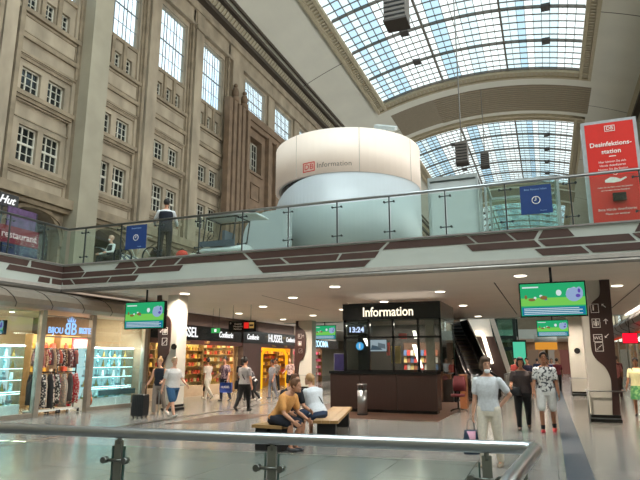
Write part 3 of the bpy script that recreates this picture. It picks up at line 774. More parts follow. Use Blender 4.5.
def bag(name, label, cat, pos, w, d, h, col, rz=0, handle=.16, col2=None, group=None, floor_z=None):
    t = thing(name, label, cat, pos, R(rz), group)
    m = mat('bag_'+col[1:], col, .6, var=.1)
    b = MB(); b.loft([((0, 0, -h), (1, 0, 0), (0, 1, 0), w/2, d/2), ((0, 0, -h*.93), (1, 0, 0), (0, 1, 0), w/2*1.06, d/2*1.1), ((0, 0, -h*.4), (1, 0, 0), (0, 1, 0), w/2, d/2), ((0, 0, -h*.1), (1, 0, 0), (0, 1, 0), w/2*.85, d/2*.6), ((0, 0, 0), (1, 0, 0), (0, 1, 0), w/2*.8, d/2*.3)], 14)
    mobj('bag_body', _m(b), m, t)
    hb = MB(); hb.tube([(-w*.25, 0, -.01), (-w*.2, 0, handle*.7), (0, 0, handle), (w*.2, 0, handle*.7), (w*.25, 0, -.01)], .009, 6); mobj('handle', _m(hb), mat('bag_handle', '#2c2624', .6), t)
    if col2:
        q = MB(); q.loft([((w*.05, 0, -h*.75), (1, 0, 0), (0, 1, 0), w*.12, d*.62), ((w*.02, 0, -h*.45), (1, 0, 0), (0, 1, 0), w*.36, d*.6), ((0, 0, -h*.05), (1, 0, 0), (0, 1, 0), w*.33, d*.36)], 10)
        mobj('bag_flap', _m(q), mat('bag_'+col2[1:], col2, .7), t)
    return t
# ================================================================= UPPER DECK
DZ = 4.63
GLR = glass('railing_glass', (.86, .94, .92), .10)
GLM = glass('milky_glass', (.88, .93, .94), .08, .05, milk=.62)
GLD = glass('kiosk_glass', (.78, .82, .82), .10)
CLAMP = mat('clamp_metal', '#4a5252', .35, .8)
def clampx(mb, x, y, z, w=.13, along='X', r=.014, rd=.028):
    if along == 'X':
        mb.tube([(x-w, y, z), (x+w, y, z)], r, 8)
        for s in (-1, 1): mb.disc((x+s*w, y-.03, z), rd, (0, 1, 0), .06, 10)
    else:
        mb.tube([(x, y-w, z), (x, y+w, z)], r, 8)
        for s in (-1, 1): mb.disc((x-.03, y+s*w, z), rd, (1, 0, 0), .06, 10)
rail = thing('glass_balustrade', 'long glass balustrade with steel handrail along the front edge of the upper bridge', 'railing', (-3, 14.08, DZ))
MB().tube([(-14.45, 14.08, 5.83), (9.7, 14.08, 5.83)], .038, 12).build('handrail', STEEL, rail)
xsr = [-.7+1.45*k for k in range(-9, 8)]
for i, x in enumerate(xsr):
    MB().box(x-.016, x+.016, 14.06, 14.10, DZ+.01, 5.80).build('post', CLAMP, rail)
    for z in (5.66, 4.86):
        m = MB(); clampx(m, x, 14.07, z); m.build('clamp', CLAMP, rail)
    if i < len(xsr)-1: MB().box(x+.035, x+1.415, 14.085, 14.097, DZ+.03, 5.76).build('glass_panel', GLR, rail)
MB().box(-14.4, xsr[0]-.035, 14.085, 14.097, DZ+.03, 5.76).build('glass_panel', GLR, rail)
rail2 = thing('glass_balustrade', 'glass balustrade with steel handrail along the left gallery, running towards the camera', 'railing', (-14.5, 10, DZ))
MB().tube([(-14.5, 4, 5.83), (-14.5, 14.08, 5.83)], .038, 12).build('handrail', STEEL, rail2)
for k in range(7):
    y = 13.12-1.25*k
    MB().box(-14.52, -14.48, y-.016, y+.016, DZ+.01, 5.80).build('post', CLAMP, rail2)
    for z in (5.66, 4.86):
        m = MB(); clampx(m, -14.5, y, z, along='Y'); m.build('clamp', CLAMP, rail2)
    if k: MB().box(-14.497, -14.485, y+.035, y+1.215, DZ+.03, 5.76).build('glass_panel', GLR, rail2)
MB().box(-14.497, -14.485, 13.16, 14.03, DZ+.03, 5.76).build('glass_panel', GLR, rail2)
# ---------------- the illuminated information drum
CX, CY, CR = -7.03, 20.9, 2.9
dr = thing('information_drum', 'big round information pavilion with glowing cream band above grey glass walls', 'kiosk', (CX, CY, DZ))
def shell(mb, r0, r1, zf0, zf1, a0, a1, n=64, cx=CX, cy=CY):
    for i in range(n):
        a = a0+(a1-a0)*i/n; b = a0+(a1-a0)*(i+1)/n
        P = lambda r, t, z: (cx+r*math.cos(t), cy+r*math.sin(t), z)
        z0a, z0b, z1a, z1b = zf0(a), zf0(b), zf1(a), zf1(b)
        mb.add([P(r1, a, z0a), P(r1, b, z0b), P(r1, b, z1b), P(r1, a, z1a), P(r0, a, z0a), P(r0, b, z0b), P(r0, b, z1b), P(r0, a, z1a)],
               [(0, 1, 2, 3), (4, 7, 6, 5), (3, 2, 6, 7), (0, 4, 5, 1)], True)
    return mb
c_ = lambda v: (lambda a: v)
BAND = mat('glowing_band', '#e2d3c6', .5, var=.02, scale=1, emit=.2)
BT, BB = 9.76, 8.1
shell(MB(), CR-.12, CR, c_(BB), c_(BT), 0, 2*PI).build('lit_band', BAND, dr)
MB().cyl((CX, CY), CR-.1, BT-.12, BT-.04, 48).build('roof', WHITE, dr)
MB().cyl((CX, CY), CR-.14, BB+.02, BB+.1, 48).build('soffit', WHITE, dr)
sj = MB()
for a in (-1.95, -1.1, -.3, -2.9): sj.box(CX+CR*math.cos(a)-.008, CX+CR*math.cos(a)+.008, CY+CR*math.sin(a)-.012, CY+CR*math.sin(a)+.01, BB, BT)
sj.build('band_joint', mat('joint_grey', '#b9aea4', .6), dr)
shell(MB(), CR-.3, CR-.22, c_(DZ+.01), c_(BB+.05), 0, 2*PI).build('inner_wall', mat('dark_glazing', '#54525e', .25), dr)
GREY = mat('grey_screen', '#b4bbbf', .35, var=.03, scale=1)
def ztop(a):
    # sloped top of the curved screen: high on the right, falling to the left
    t = max(0, min(1, (a-R(-170))/R(85))); return BB-1.25*(1-math.sin(t*PI/2))
shell(MB(), CR-.06, CR-.02, c_(DZ+.01), ztop, -PI*.98, .3, 60).build('curved_screen', GREY, dr)
# logo and lettering wrapped round the band
def wrap(o, r=CR+.012):
    off = wloc(o.parent)
    for v in o.data.vertices:
        p = v.co
        a = AL+p.x/CR; rr = r+p.y
        v.co = Vector((CX+rr*math.cos(a), CY+rr*math.sin(a), p.z))-off
AL = math.atan2(18.3-CY, -8.0-CX)
def wtext(name, body, size, m, x0, z, bold=0, bend=True):
    cu = bpy.data.curves.new(name, 'FONT'); cu.body = body; cu.size = size; cu.extrude = .004; cu.align_x = 'LEFT'; cu.align_y = 'CENTER'; cu.offset = bold; cu.resolution_u = 2
    t = bpy.data.objects.new(name, cu); COL.objects.link(t); me = bpy.data.meshes.new_from_object(t.evaluated_get(bpy.context.evaluated_depsgraph_get())); bpy.data.objects.remove(t)
    for v in me.vertices:
        a = AL+(x0+v.co.x)/CR; rr = CR+.01+v.co.z; v.co = Vector((CX+rr*math.cos(a), CY+rr*math.sin(a), z+v.co.y))-Vector((CX, CY, DZ))
    me.materials.clear(); me.materials.append(m); o = bpy.data.objects.new(name, me); COL.objects.link(o); o.parent = dr; return o
RED = mat('rail_red', '#c8281e', .5); LET = mat('band_lettering', '#85786c', .6)
def wframe(x0, x1, z0, z1, t):
    m = MB()
    for (a, b, c, d) in ((x0, x1, z0, z0+t), (x0, x1, z1-t, z1), (x0, x0+t, z0, z1), (x1-t, x1, z0, z1)):
        n = 5
        for i in range(n):
            p = AL+(a+(b-a)*i/n)/CR; q = AL+(a+(b-a)*(i+1)/n)/CR; r_ = CR+.012
            m.quad((CX+r_*math.cos(p), CY+r_*math.sin(p), c), (CX+r_*math.cos(q), CY+r_*math.sin(q), c), (CX+r_*math.cos(q), CY+r_*math.sin(q), d), (CX+r_*math.cos(p), CY+r_*math.sin(p), d))
    m.build('logo_frame', RED, dr, fix=False)
wframe(.27, .77, 8.22, 8.58, .035); wtext('logo_lettering', 'DB', .30, RED, .325, 8.40, 0)
wtext('lettering', 'Information', .27, LET, .85, 8.40)
# rounded screens standing left and the glass boxes right of the drum
s1 = MB(); poly = [(-9.9, DZ+.01), (-9.9, 5.9)]+[(-9.9+1.1*(1-math.cos(t)), 5.9+.9*math.sin(t)) for t in [PI/2*i/8 for i in range(1, 9)]]+[(-8.0, 6.8), (-8.0, DZ+.01)]
s1.prism(poly, 'Y', 17.6, 17.64)
tag(s1.build('glass_screen', GREY), 'low grey glass screen with rounded corner left of the round pavilion', 'screen')
bx_ = thing('glass_cabin', 'milky white glass cabin standing right beside the round pavilion', 'cabin', (-2.35, 17.6, DZ))
for a in ((-3.05, -1.62, 17, 17.03), (-3.05, -3.02, 17.03, 18.2), (-1.65, -1.62, 17.03, 18.2), (-3.02, -1.65, 18.17, 18.2)):
    box('glass_wall', GLM, bx_, *a, DZ+.02, 6.95)
m = MB()
for (x, y) in ((-3.07, 16.98), (-1.63, 16.98), (-3.07, 18.2), (-1.63, 18.2)): m.box(x-.03, x+.03, y-.03, y+.03, DZ+.01, 7.0)
m.build('frame', mat('pale_metal', '#aab2b4', .4, .5), bx_)
box('roof', mat('pale_metal', '#aab2b4', .4, .5), bx_, -3.1, -1.6, 16.95, 18.25, 7.0, 7.12)
gb = thing('glass_lift_house', 'clear glass box with grey steel base behind the blue poster', 'glass box', (-.4, 18, DZ))
m = MB()
for x in (-1.45, .62): m.box(x-.035, x+.035, 17.6, 17.67, DZ+.01, 6.98).box(x-.035, x+.035, 19.4, 19.47, DZ+.01, 6.98)
m.box(-1.45, -1.39, 17.6, 19.47, 6.9, 6.98).box(.56, .62, 17.6, 19.47, 6.9, 6.98).box(-1.45, .62, 17.6, 17.66, 6.9, 6.98).box(-1.45, .62, 19.41, 19.47, 6.9, 6.98)
m.build('frame', mat('pale_metal', '#aab2b4', .4, .5), gb)
box('glass_wall', GLR, gb, -1.41, .58, 17.62, 17.64, 5.1, 6.9); box('glass_wall', GLR, gb, -1.41, .58, 19.43, 19.45, 5.1, 6.9)
box('base_beam', mat('grey_beam', '#82878a', .45, .4), gb, -1.41, .58, 17.58, 17.7, 4.8, 5.06)
# ---------------- red disinfection station
ds = thing('disinfection_station', 'tall red disinfection station panel in a silver frame', 'dispenser', (1.9, 15.55, DZ))
box('frame', mat('silver_frame', '#b7bcc2', .35, .5), ds, 1.22, 2.50, 15.5, 15.62, DZ+.01, 7.66)
box('front_panel', mat('station_red', '#d42a22', .4, var=.03), ds, 1.30, 2.42, 15.485, 15.5, 4.72, 7.58)
box('side_panel', mat('side_print', '#c9d3da', .4, var=.25, scale=5), ds, 1.205, 1.22, 15.52, 15.6, 4.7, 7.5)
PW = mat('print_white', '#f4efe9', .5)
text('logo_lettering', 'DB', .13, PW, ds, (1.88, 15.48, 7.42), (1, 0, 0), (0, 0, 1))
m = MB()
for a in ((1.76, 2.0, 7.34, 7.355), (1.76, 2.0, 7.485, 7.5), (1.76, 1.775, 7.34, 7.5), (1.985, 2.0, 7.34, 7.5)): m.box(a[0], a[1], 15.475, 15.485, a[2], a[3])
m.box(1.8, 1.96, 15.475, 15.485, 6.66, 6.68)
m.build('logo_frame', PW, ds)
text('lettering', 'Desinfektions-', .165, PW, ds, (1.86, 15.48, 7.0), (1, 0, 0), (0, 0, 1), bold=.002)
text('lettering', 'station', .165, PW, ds, (1.86, 15.48, 6.8), (1, 0, 0), (0, 0, 1), bold=.002)
for i, s_ in enumerate(('Hier können Sie sich', 'Hände desinfizieren', 'Nutzen Sie die Station', 'vor der Reise')): text('small_print', s_, .075, PW, ds, (1.86, 15.48, 6.53-i*.1), (1, 0, 0), (0, 0, 1), ext=.003)
for i, s_ in enumerate(('Halten Sie die Hand unter den Spender', 'und verreiben Sie die Flüssigkeit')): text('small_print', s_, .05, PW, ds, (1.86, 15.48, 5.86-i*.08), (1, 0, 0), (0, 0, 1), ext=.003)
text('small_print', 'Bitte Hände desinfizieren', .085, PW, ds, (1.86, 15.48, 5.28), (1, 0, 0), (0, 0, 1), ext=.003)
text('small_print', 'Please use sanitizer', .07, PW, ds, (1.86, 15.48, 5.17), (1, 0, 0), (0, 0, 1), ext=.003)
m = MB()
hand = [(1.65, 6.05), (1.78, 6.12), (1.9, 6.1), (2.0, 6.05), (2.12, 6.1), (2.15, 6.07), (2.0, 5.99), (1.85, 5.97), (1.65, 5.99)]
m.prism(hand, 'Y', 15.475, 15.485)
m.tube([(1.9+.05*math.cos(t), 15.478, 6.23+.06*math.sin(t)) for t in [2*PI*i/12 for i in range(12)]], .008, 6, closed=True)
m.build('hand_symbol', PW, ds)
dp = MB(); dp.box(1.78, 2.08, 15.38, 15.485, 5.48, 5.68); dp.build('dispenser_recess', BLACK, ds)
# ---------------- blue posters hung on the balustrade
def poster(x0, x1, z0, z1, label, kind, y=14.072):
    t = thing('poster', label, 'poster', ((x0+x1)/2, y, z0), 0)
    box('sheet', mat('poster_blue', '#143a78', .5, var=.06), t, x0, x1, y-.008, y+.008, z0, z1)
    xc = (x0+x1)/2; w = x1-x0
    m = MB(); m.tube([(xc+.09*math.cos(a), y-.012, (z0+z1)/2-.02+.09*math.sin(a)) for a in [2*PI*i/16 for i in range(16)]], .009, 6, closed=True)
    m.box(xc-.007, xc+.007, y-.014, y-.008, (z0+z1)/2-.02, (z0+z1)/2+.05).box(xc-.04, xc, y-.014, y-.008, (z0+z1)/2-.03, (z0+z1)/2-.018)
    m.build('clock_symbol', PW, t)
    m2 = mat('print_light_blue', '#8fb0d8', .5)
    text('lettering', kind, .062, m2, t, (xc, y-.012, z1-.1), (1, 0, 0), (0, 0, 1), ext=.002)
    text('lettering', 'Pünktlich', .04, m2, t, (xc+.15, y-.012, z0+.07), (1, 0, 0), (0, 0, 1), ext=.002)
    return t
poster(-12.1, -11.32, 4.98, 5.74, 'blue poster with a clock symbol on the glass left of the standing man', 'Abstand halten')
poster(-.36, .34, 5.0, 5.7, 'blue poster with a clock symbol on the glass near the red station', 'Bitte Abstand halten')
# ---------------- people on the deck
MW = fabric('shirt_white', '#d9dbdd')
person('person in black vest and white shirt leaning on upper handrail, seen from behind', (-10.95, 14.5, DZ), 34, 1.98, SKIN, MW, fabric('trousers_black', '#17181b'), '#101010', '#1c1512', 'short',
       legs=((2, 2), (-3, 2)), arms=((28, 22, 50), (25, 25, 55)), sleeve='long', vest=fabric('vest_navy', '#181c28'), vox=.014, extras=None)
person('seated person in black and white jacket behind the glass, wearing a face mask', (-14.3, 15.9, DZ), 160, 1.65, SKINP, fabric('jacket_white', '#d5dad8'), fabric('trousers_black', '#17181b'), '#101010', '#c9a58f', 'short',
       legs=((85, 80), (85, 80)), arms=((15, 15, 60), (15, 15, 60)), sleeve='long', sit=.45, vest=fabric('vest_dark', '#23262a'), mask='on', vox=.014)
ch = thing('bistro_chair', 'dark bistro chair under the seated person behind the glass', 'chair', (-14.3, 15.95, DZ), R(160))
def lbox(name, m, p, *a):
    b = MB().box(*a); return mobj(name, _m(b), m, p)
lbox('seat', BLACKM, ch, -.22, .22, -.22, .22, .40, .44); lbox('backrest', BLACKM, ch, -.22, .22, -.26, -.23, .5, .9)
for sx in (-.2, .2):
    for sy in (-.24, .2): lbox('leg', BLACKM, ch, sx-.015, sx+.015, sy-.015, sy+.015, 0.005, .40)
# ---------------- electric cart
ct = thing('electric_cart', 'small white electric cart with clear windscreen and canopy behind the upper balustrade', 'vehicle', (-9.9, 15.6, DZ))
CW = mat('cart_white', '#d3dadb', .3); CTB = mat('cart_blue_grey', '#4a5868', .5)
b = MB(); b.loft([((-10.75, 15.6, DZ+.42), (0, 1, 0), (0, 0, 1), .5, .14), ((-10.5, 15.6, DZ+.45), (0, 1, 0), (0, 0, 1), .58, .22), ((-9.6, 15.6, DZ+.42), (0, 1, 0), (0, 0, 1), .6, .2), ((-8.7, 15.6, DZ+.45), (0, 1, 0), (0, 0, 1), .56, .22)], 16)
b.build('body', CW, ct)
box('bumper', CTB, ct, -10.6, -9.0, 15.02, 15.08, DZ+.6, DZ+.82)
f = MB()
for (x0, x1) in ((-10.45, -10.3), (-9.1, -8.95)):
    for y in (15.05, 16.15): f.tube([(x0, y, DZ+.6), (x1, y, DZ+1.75)], .028, 8)
f.tube([(-10.3, 15.05, DZ+1.75), (-10.3, 16.15, DZ+1.75)], .028, 8).tube([(-8.95, 15.05, DZ+1.75), (-8.95, 16.15, DZ+1.75)], .028, 8)
f.tube([(-10.45, 15.05, DZ+.8), (-9.1, 15.05, DZ+.8)], .028, 8).tube([(-10.3, 15.05, DZ+1.75), (-8.95, 15.05, DZ+1.75)], .03, 8).tube([(-10.3, 16.15, DZ+1.75), (-8.95, 16.15, DZ+1.75)], .03, 8)
f.build('frame', STEELD, ct)
r_ = MB(); r_.loft([((-10.4, 15.6, DZ+1.8), (0, 1, 0), (0, 0, 1), .62, .04), ((-9.5, 15.6, DZ+1.86), (0, 1, 0), (0, 0, 1), .66, .07), ((-8.1, 15.6, DZ+1.78), (0, 1, 0), (0, 0, 1), .6, .05)], 14); r_.build('canopy', CW, ct); ct.scale = (.8, .8, .8); ct.location.x += .35
b = MB(); b.box(-9.9, -9.3, 15.2, 16.0, DZ+.62, DZ+.78).box(-9.3, -9.18, 15.2, 16.0, DZ+.7, DZ+1.25); b.build('seat', CTB, ct)
b = MB(); cc = Vector((-9.95, 15.4, DZ+1.15)); b.tube([cc+Vector((.06*math.cos(a), .2*math.sin(a), .17*math.cos(a))) for a in [2*PI*i/14 for i in range(14)]], .015, 6, closed=True); b.tube([cc, (-10.3, 15.4, DZ+.7)], .02, 6); b.build('steering_wheel', BLACKM, ct)
for x in (-10.3, -9.0):
    for y in (15.12, 15.98): MB().tube([(x, y-.05, DZ+.22), (x, y+.05, DZ+.22)], .21, 18).build('wheel', BLACKM, ct)
# scooter wheel, red and white bags by the man
w = thing('bicycle', 'parked bicycle with black wheel left of the standing man', 'bicycle', (-11.75, 15.1, DZ))
for x in (-11.95, -13.0): MB().tube([(x+.3*math.cos(a), 15.1, DZ+.31+.3*math.sin(a)) for a in [2*PI*i/20 for i in range(20)]], .03, 6, closed=True).build('wheel', BLACKM, w)
m = MB(); m.tube([(-11.95, 15.1, DZ+.31), (-12.3, 15.1, DZ+.75), (-12.8, 15.1, DZ+.78), (-13.0, 15.1, DZ+.31)], .02, 6).tube([(-12.3, 15.1, DZ+.75), (-12.55, 15.1, DZ+.3), (-12.8, 15.1, DZ+.78)], .02, 6).tube([(-12.25, 15.1, DZ+.78), (-12.1, 15.1, DZ+1.0)], .015, 6).tube([(-12.1, 14.85, DZ+1.0), (-12.1, 15.35, DZ+1.0)], .014, 6)
m.build('frame', WHITEF, w)
t = thing('duffel_bag', 'bright red round bag on the deck right of the standing man', 'bag', (-10.35, 14.6, DZ)); MB().ell((-10.35, 14.6, DZ+.16), .2, .15, .15).build('bag_body', mat('bag_red', '#e23a28', .6), t)
MB().tube([(-10.45, 14.6, DZ+.29), (-10.35, 14.6, DZ+.37), (-10.25, 14.6, DZ+.29)], .012, 6).build('handle', BLACKM, t)
t = thing('duffel_bag', 'small white bag on the deck beside the red bag', 'bag', (-10.0, 14.7, DZ)); MB().ell((-10.0, 14.7, DZ+.11), .16, .12, .1).build('bag_body', WHITEF, t)
MB().tube([(-10.08, 14.7, DZ+.19), (-10.0, 14.7, DZ+.26), (-9.92, 14.7, DZ+.19)], .01, 6).build('handle', BLACKM, t)
# ---------------- shop signs in the arcade
sg = thing('shop_sign', 'black sign with white script lettering on the stone arcade', 'sign', (-19.8, 15, 7.5))
box('sign_board', BLACK, sg, -19.5, -19.4, 12.7, 16.15, 7.5, 8.04)
text('lettering', 'Pizza Hut', .44, emis('sign_white', '#ffffff', 1.1), sg, (-19.38, 15.1, 7.77), (0, 1, 0), (0, 0, 1), shear=.35, bold=.008, sx=1.0)
sg = thing('awning_sign', 'dark red sign panel with pale restaurant lettering inside the left arch', 'sign', (-18.5, 15.5, 5.5))
box('sign_panel', mat('awning_red', '#7c1a28', .7), sg, -18.56, -18.5, 14.7, 16.5, 5.9, 6.55)
box('print_panel', mat('purple_print', '#5a4068', .6, var=.5, scale=4), sg, -18.56, -18.52, 15.0, 16.3, 6.56, 7.3)
box('lower_panel', mat('navy_print', '#262c4c', .6, var=.4, scale=3), sg, -18.56, -18.5, 14.9, 16.5, 5.3, 5.88)
for y in (14.8, 16.4): MB().tube([(-18.6, y, DZ+.0), (-18.6, y, 7.3)], .03, 8).build('post', STEELD, sg)
text('lettering', 'restaurant', .38, mat('letter_pink', '#e8c8cc', .5), sg, (-18.49, 15.6, 6.22), (0, 1, 0), (0, 0, 1), bold=.003)
for i, (c, lab) in enumerate(((22.0, 'blue and white striped curved awning in the arch above the masked person'), (26.4, 'striped curved awning in the arch behind the standing man'))):
    sg = thing('striped_awning', lab, 'awning', (-19, c, 6)); n = 10
    for w_ in (0, 1):
        b = MB()
        for k in range(10):
            if k % 2 != w_: continue
            y0 = c-1.35+.27*k
            for j in range(n):
                a, d = PI/2*j/n, PI/2*(j+1)/n
                P = lambda t, y: (-19.9+1.5*math.sin(t), y, 5.4+1.5*math.cos(t))
                b.quad(P(a, y0), P(d, y0), P(d, y0+.27), P(a, y0+.27))
        b.build('white_stripes' if w_ else 'blue_stripes', WHITEF if w_ else mat('awning_blue', '#3c4a5c', .7), sg, fix=False)
sg = thing('shop_sign', 'white glowing script sign right of the blue poster on the upper floor', 'sign', (-19.6, 25.5, 5.3))
text('lettering', 'Coffee', .75, emis('sign_white', '#ffffff', 1.1), sg, (-19.5, 25.5, 5.6), (0, 1, 0), (0, 0, 1), shear=.3, bold=.002)
box('sign_board', BLACK, sg, -19.62, -19.55, 24.3, 26.8, 5.2, 6.0)
# ---------------- things hung from the vault
def speaker(x, y, z, w, h, label, d=None):
    d = d or w
    t = thing('hanging_loudspeaker', label, 'loudspeaker', (x, y, z), 0)
    g = mat('speaker_grey', '#6e6862', .6); box('cabinet', g, t, x-w/2, x+w/2, y-d/2, y+d/2, z, z+h)
    m = MB()
    for i in range(6): m.box(x-w/2+.02, x+w/2-.02, y-d/2-.03, y-d/2, z+h*(.08+i*.15), z+h*(.08+i*.15)+h*.05)
    m.build('grille', BLACKM, t); box('base_plate', mat('speaker_dark', '#3a322c', .6), t, x-w/2-.03, x+w/2+.03, y-d/2-.03, y+d/2+.03, z-.1, z)
    zt = vz(x)
    MB().tube([(x, y, z+h), (x, y, zt-.05)], .045, 6).build('cable', mat('cable_grey', '#8b8a84', .6), t)
    return t
speaker(-4.55, 57.3, 20.8, .8, 1.35, 'smaller dark loudspeaker hanging from the cross band, farther one')
speaker(-4.83, 40.7, 15.7, .85, 1.5, 'grey loudspeaker hanging in front of the second skylight, nearer one')
hb = speaker(-5.62, 24.4, 17.5, 1.05, 1.6, 'large dark grey box hanging high under the near skylight', 1.0); hb.name = 'hanging_box'
fl_ = thing('floodlight', 'small grey floodlight on top of the round pavilion', 'lamp', (-5.2, 20.2, BT-.04))
MB().tube([(-5.2, 20.2, BT-.04), (-5.2, 20.2, BT+.55)], .04, 8).build('bracket', STEELD, fl_)
MB().obox((-5.2, 20.1, BT+.62), .42, .16, .07, 0, .5, .25).build('lamp_head', mat('lamp_grey', '#b9bfc0', .4, .4), fl_)
# ================================================================= LOWER FLOOR
# ---------------- near railing round the stair opening
nr = thing('stair_railing', 'steel and glass railing in the foreground, turning a corner at its right end', 'railing', (-2.5, 2.8, 0))
ZH = 1.2; SL = .107
ry = lambda x: 2.96+SL*x
path = [(-6.5, ry(-6.5), ZH), (-3, ry(-3), ZH), (-1.5, ry(-1.5), ZH), (-.14, ry(-.14), ZH), (-.105, ry(-.1)-.005, ZH), (-.09, 2.91, ZH), (-.15, 2.2, ZH), (-.2, 1.3, ZH)]
MB().tube(path, .0295, 16).build('handrail', mat('handrail_steel', '#b4b7ba', .28, 1, var=.03), nr)
GLN = glass('near_glass', (.90, .96, .945), .09)
PST = mat('post_steel', '#8a8d84', .4, .7)
nx = [-6.2, -5.2, -4.25, -3.25, -2.28, -1.375, -.31]
for i, x in enumerate(nx):
    y = ry(x); MB().obox((x, y-.0, .58), .023, .008, .58, math.atan(SL)).build('post', PST, nr)
    m = MB(); m.cyl((x, y), .012, 1.14, 1.18, 8); m.build('saddle', PST, nr)
    for z in (1.055, .35):
        c = MB(); c.tube([(x-.075, y-.012-SL*.075, z), (x+.06, y-.012+SL*.06, z)], .008, 8)
        for dx in (-.075, .055): c.disc((x+dx, y-.03+SL*dx, z), .018, (0, 1, 0), .035, 14)
        c.build('clamp', mat('clamp_chrome', '#7a7d78', .3, .9), nr)
    if i:
        xa, xb = nx[i-1]+.035, x-.035
        MB().obox(((xa+xb)/2, ry((xa+xb)/2), .60), (xb-xa)/2, .006, .53, math.atan(SL)).build('glass_panel', GLN, nr)
        for xe in (xa, xb): MB().obox((xe, ry(xe), .60), .004, .0065, .53, math.atan(SL)).build('glass_edge', mat('glass_edge_dark', '#3f5a54', .2), nr)
for (x, y) in ((-.13, 2.72), (-.17, 1.9)):
    MB().box(x-.008, x+.008, y-.03, y+.03, 0.005, 1.17).build('post', PST, nr)
MB().box(-.155, -.143, 1.4, 2.66, .07, 1.12).build('glass_panel', GLN, nr)
# ---------------- downlights
DLM = emis('downlight_glow', '#fff0d8', 9)
dls = [(-10.99, 15.77, 'round downlight in front of the left column'), (-8.18, 18.19, 'round downlight left of the information kiosk'), (-10.7, 20.83, 'round downlight behind the left column, nearer the walkway'),
       (-13.37, 23.58, 'round downlight closest to the first sweet shop'), (-13.14, 27.95, 'round downlight before the second sweet shop'), (-10.6, 25.97, 'round downlight above the far left walkway'),
       (-5.78, 15.88, 'round downlight near the slab edge left above the kiosk sign'), (-3.09, 18.29, 'round downlight above the right corner of the kiosk'), (-5.58, 20.69, 'round downlight just over the kiosk roof'),
       (-3.05, 23.38, 'round downlight above the escalator'), (-8.13, 23.35, 'round downlight left behind the kiosk'), (-3.14, 29.5, 'farthest round downlight over the escalator hall'),
       (-.54, 15.53, 'round downlight left of the large right monitor top'), (2.01, 18.7, 'round downlight right of the right column'), (.9, 27.6, 'far round downlight added to brighten the plain column')]  # the last one is added to lighten the far column and floor
for x, y, lab in dls:
    t = thing('downlight', lab, 'ceiling light', (x, y, 3.73), 0, 'downlights in the low ceiling')
    MB().tube([(x, y, 3.748), (x, y, 3.735)], .19, 20).build('trim_ring', WHITE, t)
    MB().tube([(x, y, 3.734), (x, y, 3.728)], .15, 20).build('lamp_disc', DLM, t)
    l = bpy.data.lights.new('downlight_lamp', 'AREA'); l.shape = 'DISK'; l.size = .3; l.energy = 165; l.color = (1, .86, .72); l.spread = R(150)
    o = bpy.data.objects.new('downlight_lamp', l); COL.objects.link(o); o.parent = t; o.location = (0, 0, -.02)
# ---------------- monitors
def monitor(x, y, z, w, h, label, pole_top=3.76, ry_=0):
    t = thing('monitor', label, 'monitor', (x, y, z))
    box('casing', BLACK, t, x-w/2, x+w/2, y-.05, y+.06, z, z+h)
    yb = y-.052
    s = MB(); s.quad((x-w/2+.025, yb, z+.03), (x+w/2-.025, yb, z+.03), (x+w/2-.025, yb, z+h-.03), (x-w/2+.025, yb, z+h-.03)); s.build('screen', emis('screen_green', '#2fb878', .8), t)
    yb -= .002
    q = MB()
    def rc(a, b, c, d, m): q.cur = m; q.quad((x-w/2+w*a, yb-.001*m, z+h*c), (x-w/2+w*b, yb-.001*m, z+h*c), (x-w/2+w*b, yb-.001*m, z+h*d), (x-w/2+w*a, yb-.001*m, z+h*d))
    def bl(cx, cz, r1, r2, m, n=14):
        q.cur = m; q.add([(x-w/2+w*cx+r1*math.cos(2*PI*i/n), yb-.001*m, z+h*cz+r2*math.sin(2*PI*i/n)) for i in range(n)], [tuple(range(n))])
    rc(.02, .98, .32, .55, 0); rc(.03, .97, .05, .28, 1)
    for i in range(4): rc(.06, .93-.05*(i % 2), .08+i*.05, .1+i*.05, 2)
    rc(.05, .3, .84, .88, 2)
    bl(.82, .62, .12*w, .2*h, 3); bl(.9, .66, .08, .14, 3); bl(.76, .7, .06, .08, 2); bl(.84, .5, .09, .05, 2); bl(.88, .58, .05, .04, 4); bl(.83, .78, .04, .04, 2); bl(.9, .72, .03, .05, 4)
    bl(.19, .5, .08, .035, 5); bl(.24, .55, .03, .03, 2); bl(.37, .55, .08, .045, 5); bl(.33, .6, .035, .03, 2); bl(.4, .5, .03, .02, 4); bl(.1, .58, .03, .05, 5); bl(.6, .68, .06, .07, 2); bl(.6, .68, .05, .06, 0)
    q.build('screen_picture', [emis('scr_lime', '#7ed45c', .85), emis('scr_blue', '#1f7fa8', .8), emis('scr_white', '#dff0f0', .85), emis('scr_lilac', '#9fb8de', .8), emis('scr_purple', '#6a56b8', .8), emis('scr_tan', '#9a7a4a', .7)], t, fix=False)
    MB().tube([(x, y+.02, z+h), (x, y+.02, pole_top)], .03, 8).build('pole', STEELD, t)
    return t
monitor(.17, 14.2, 2.57, 1.43, .80, 'large monitor with green picture hanging right, nearest to the right column', 3.72)
monitor(-11.35, 14.3, 2.52, 1.47, .83, 'monitor with green picture hanging left beside the jewellery shop', 3.72)
monitor(.25, 29.3, 2.68, 1.4, .78, 'monitor with green picture seen small below the large right monitor', 3.74)
monitor(-11.85, 30.8, 2.75, 1.4, .8, 'small distant monitor with green picture left of the information kiosk', 3.745)
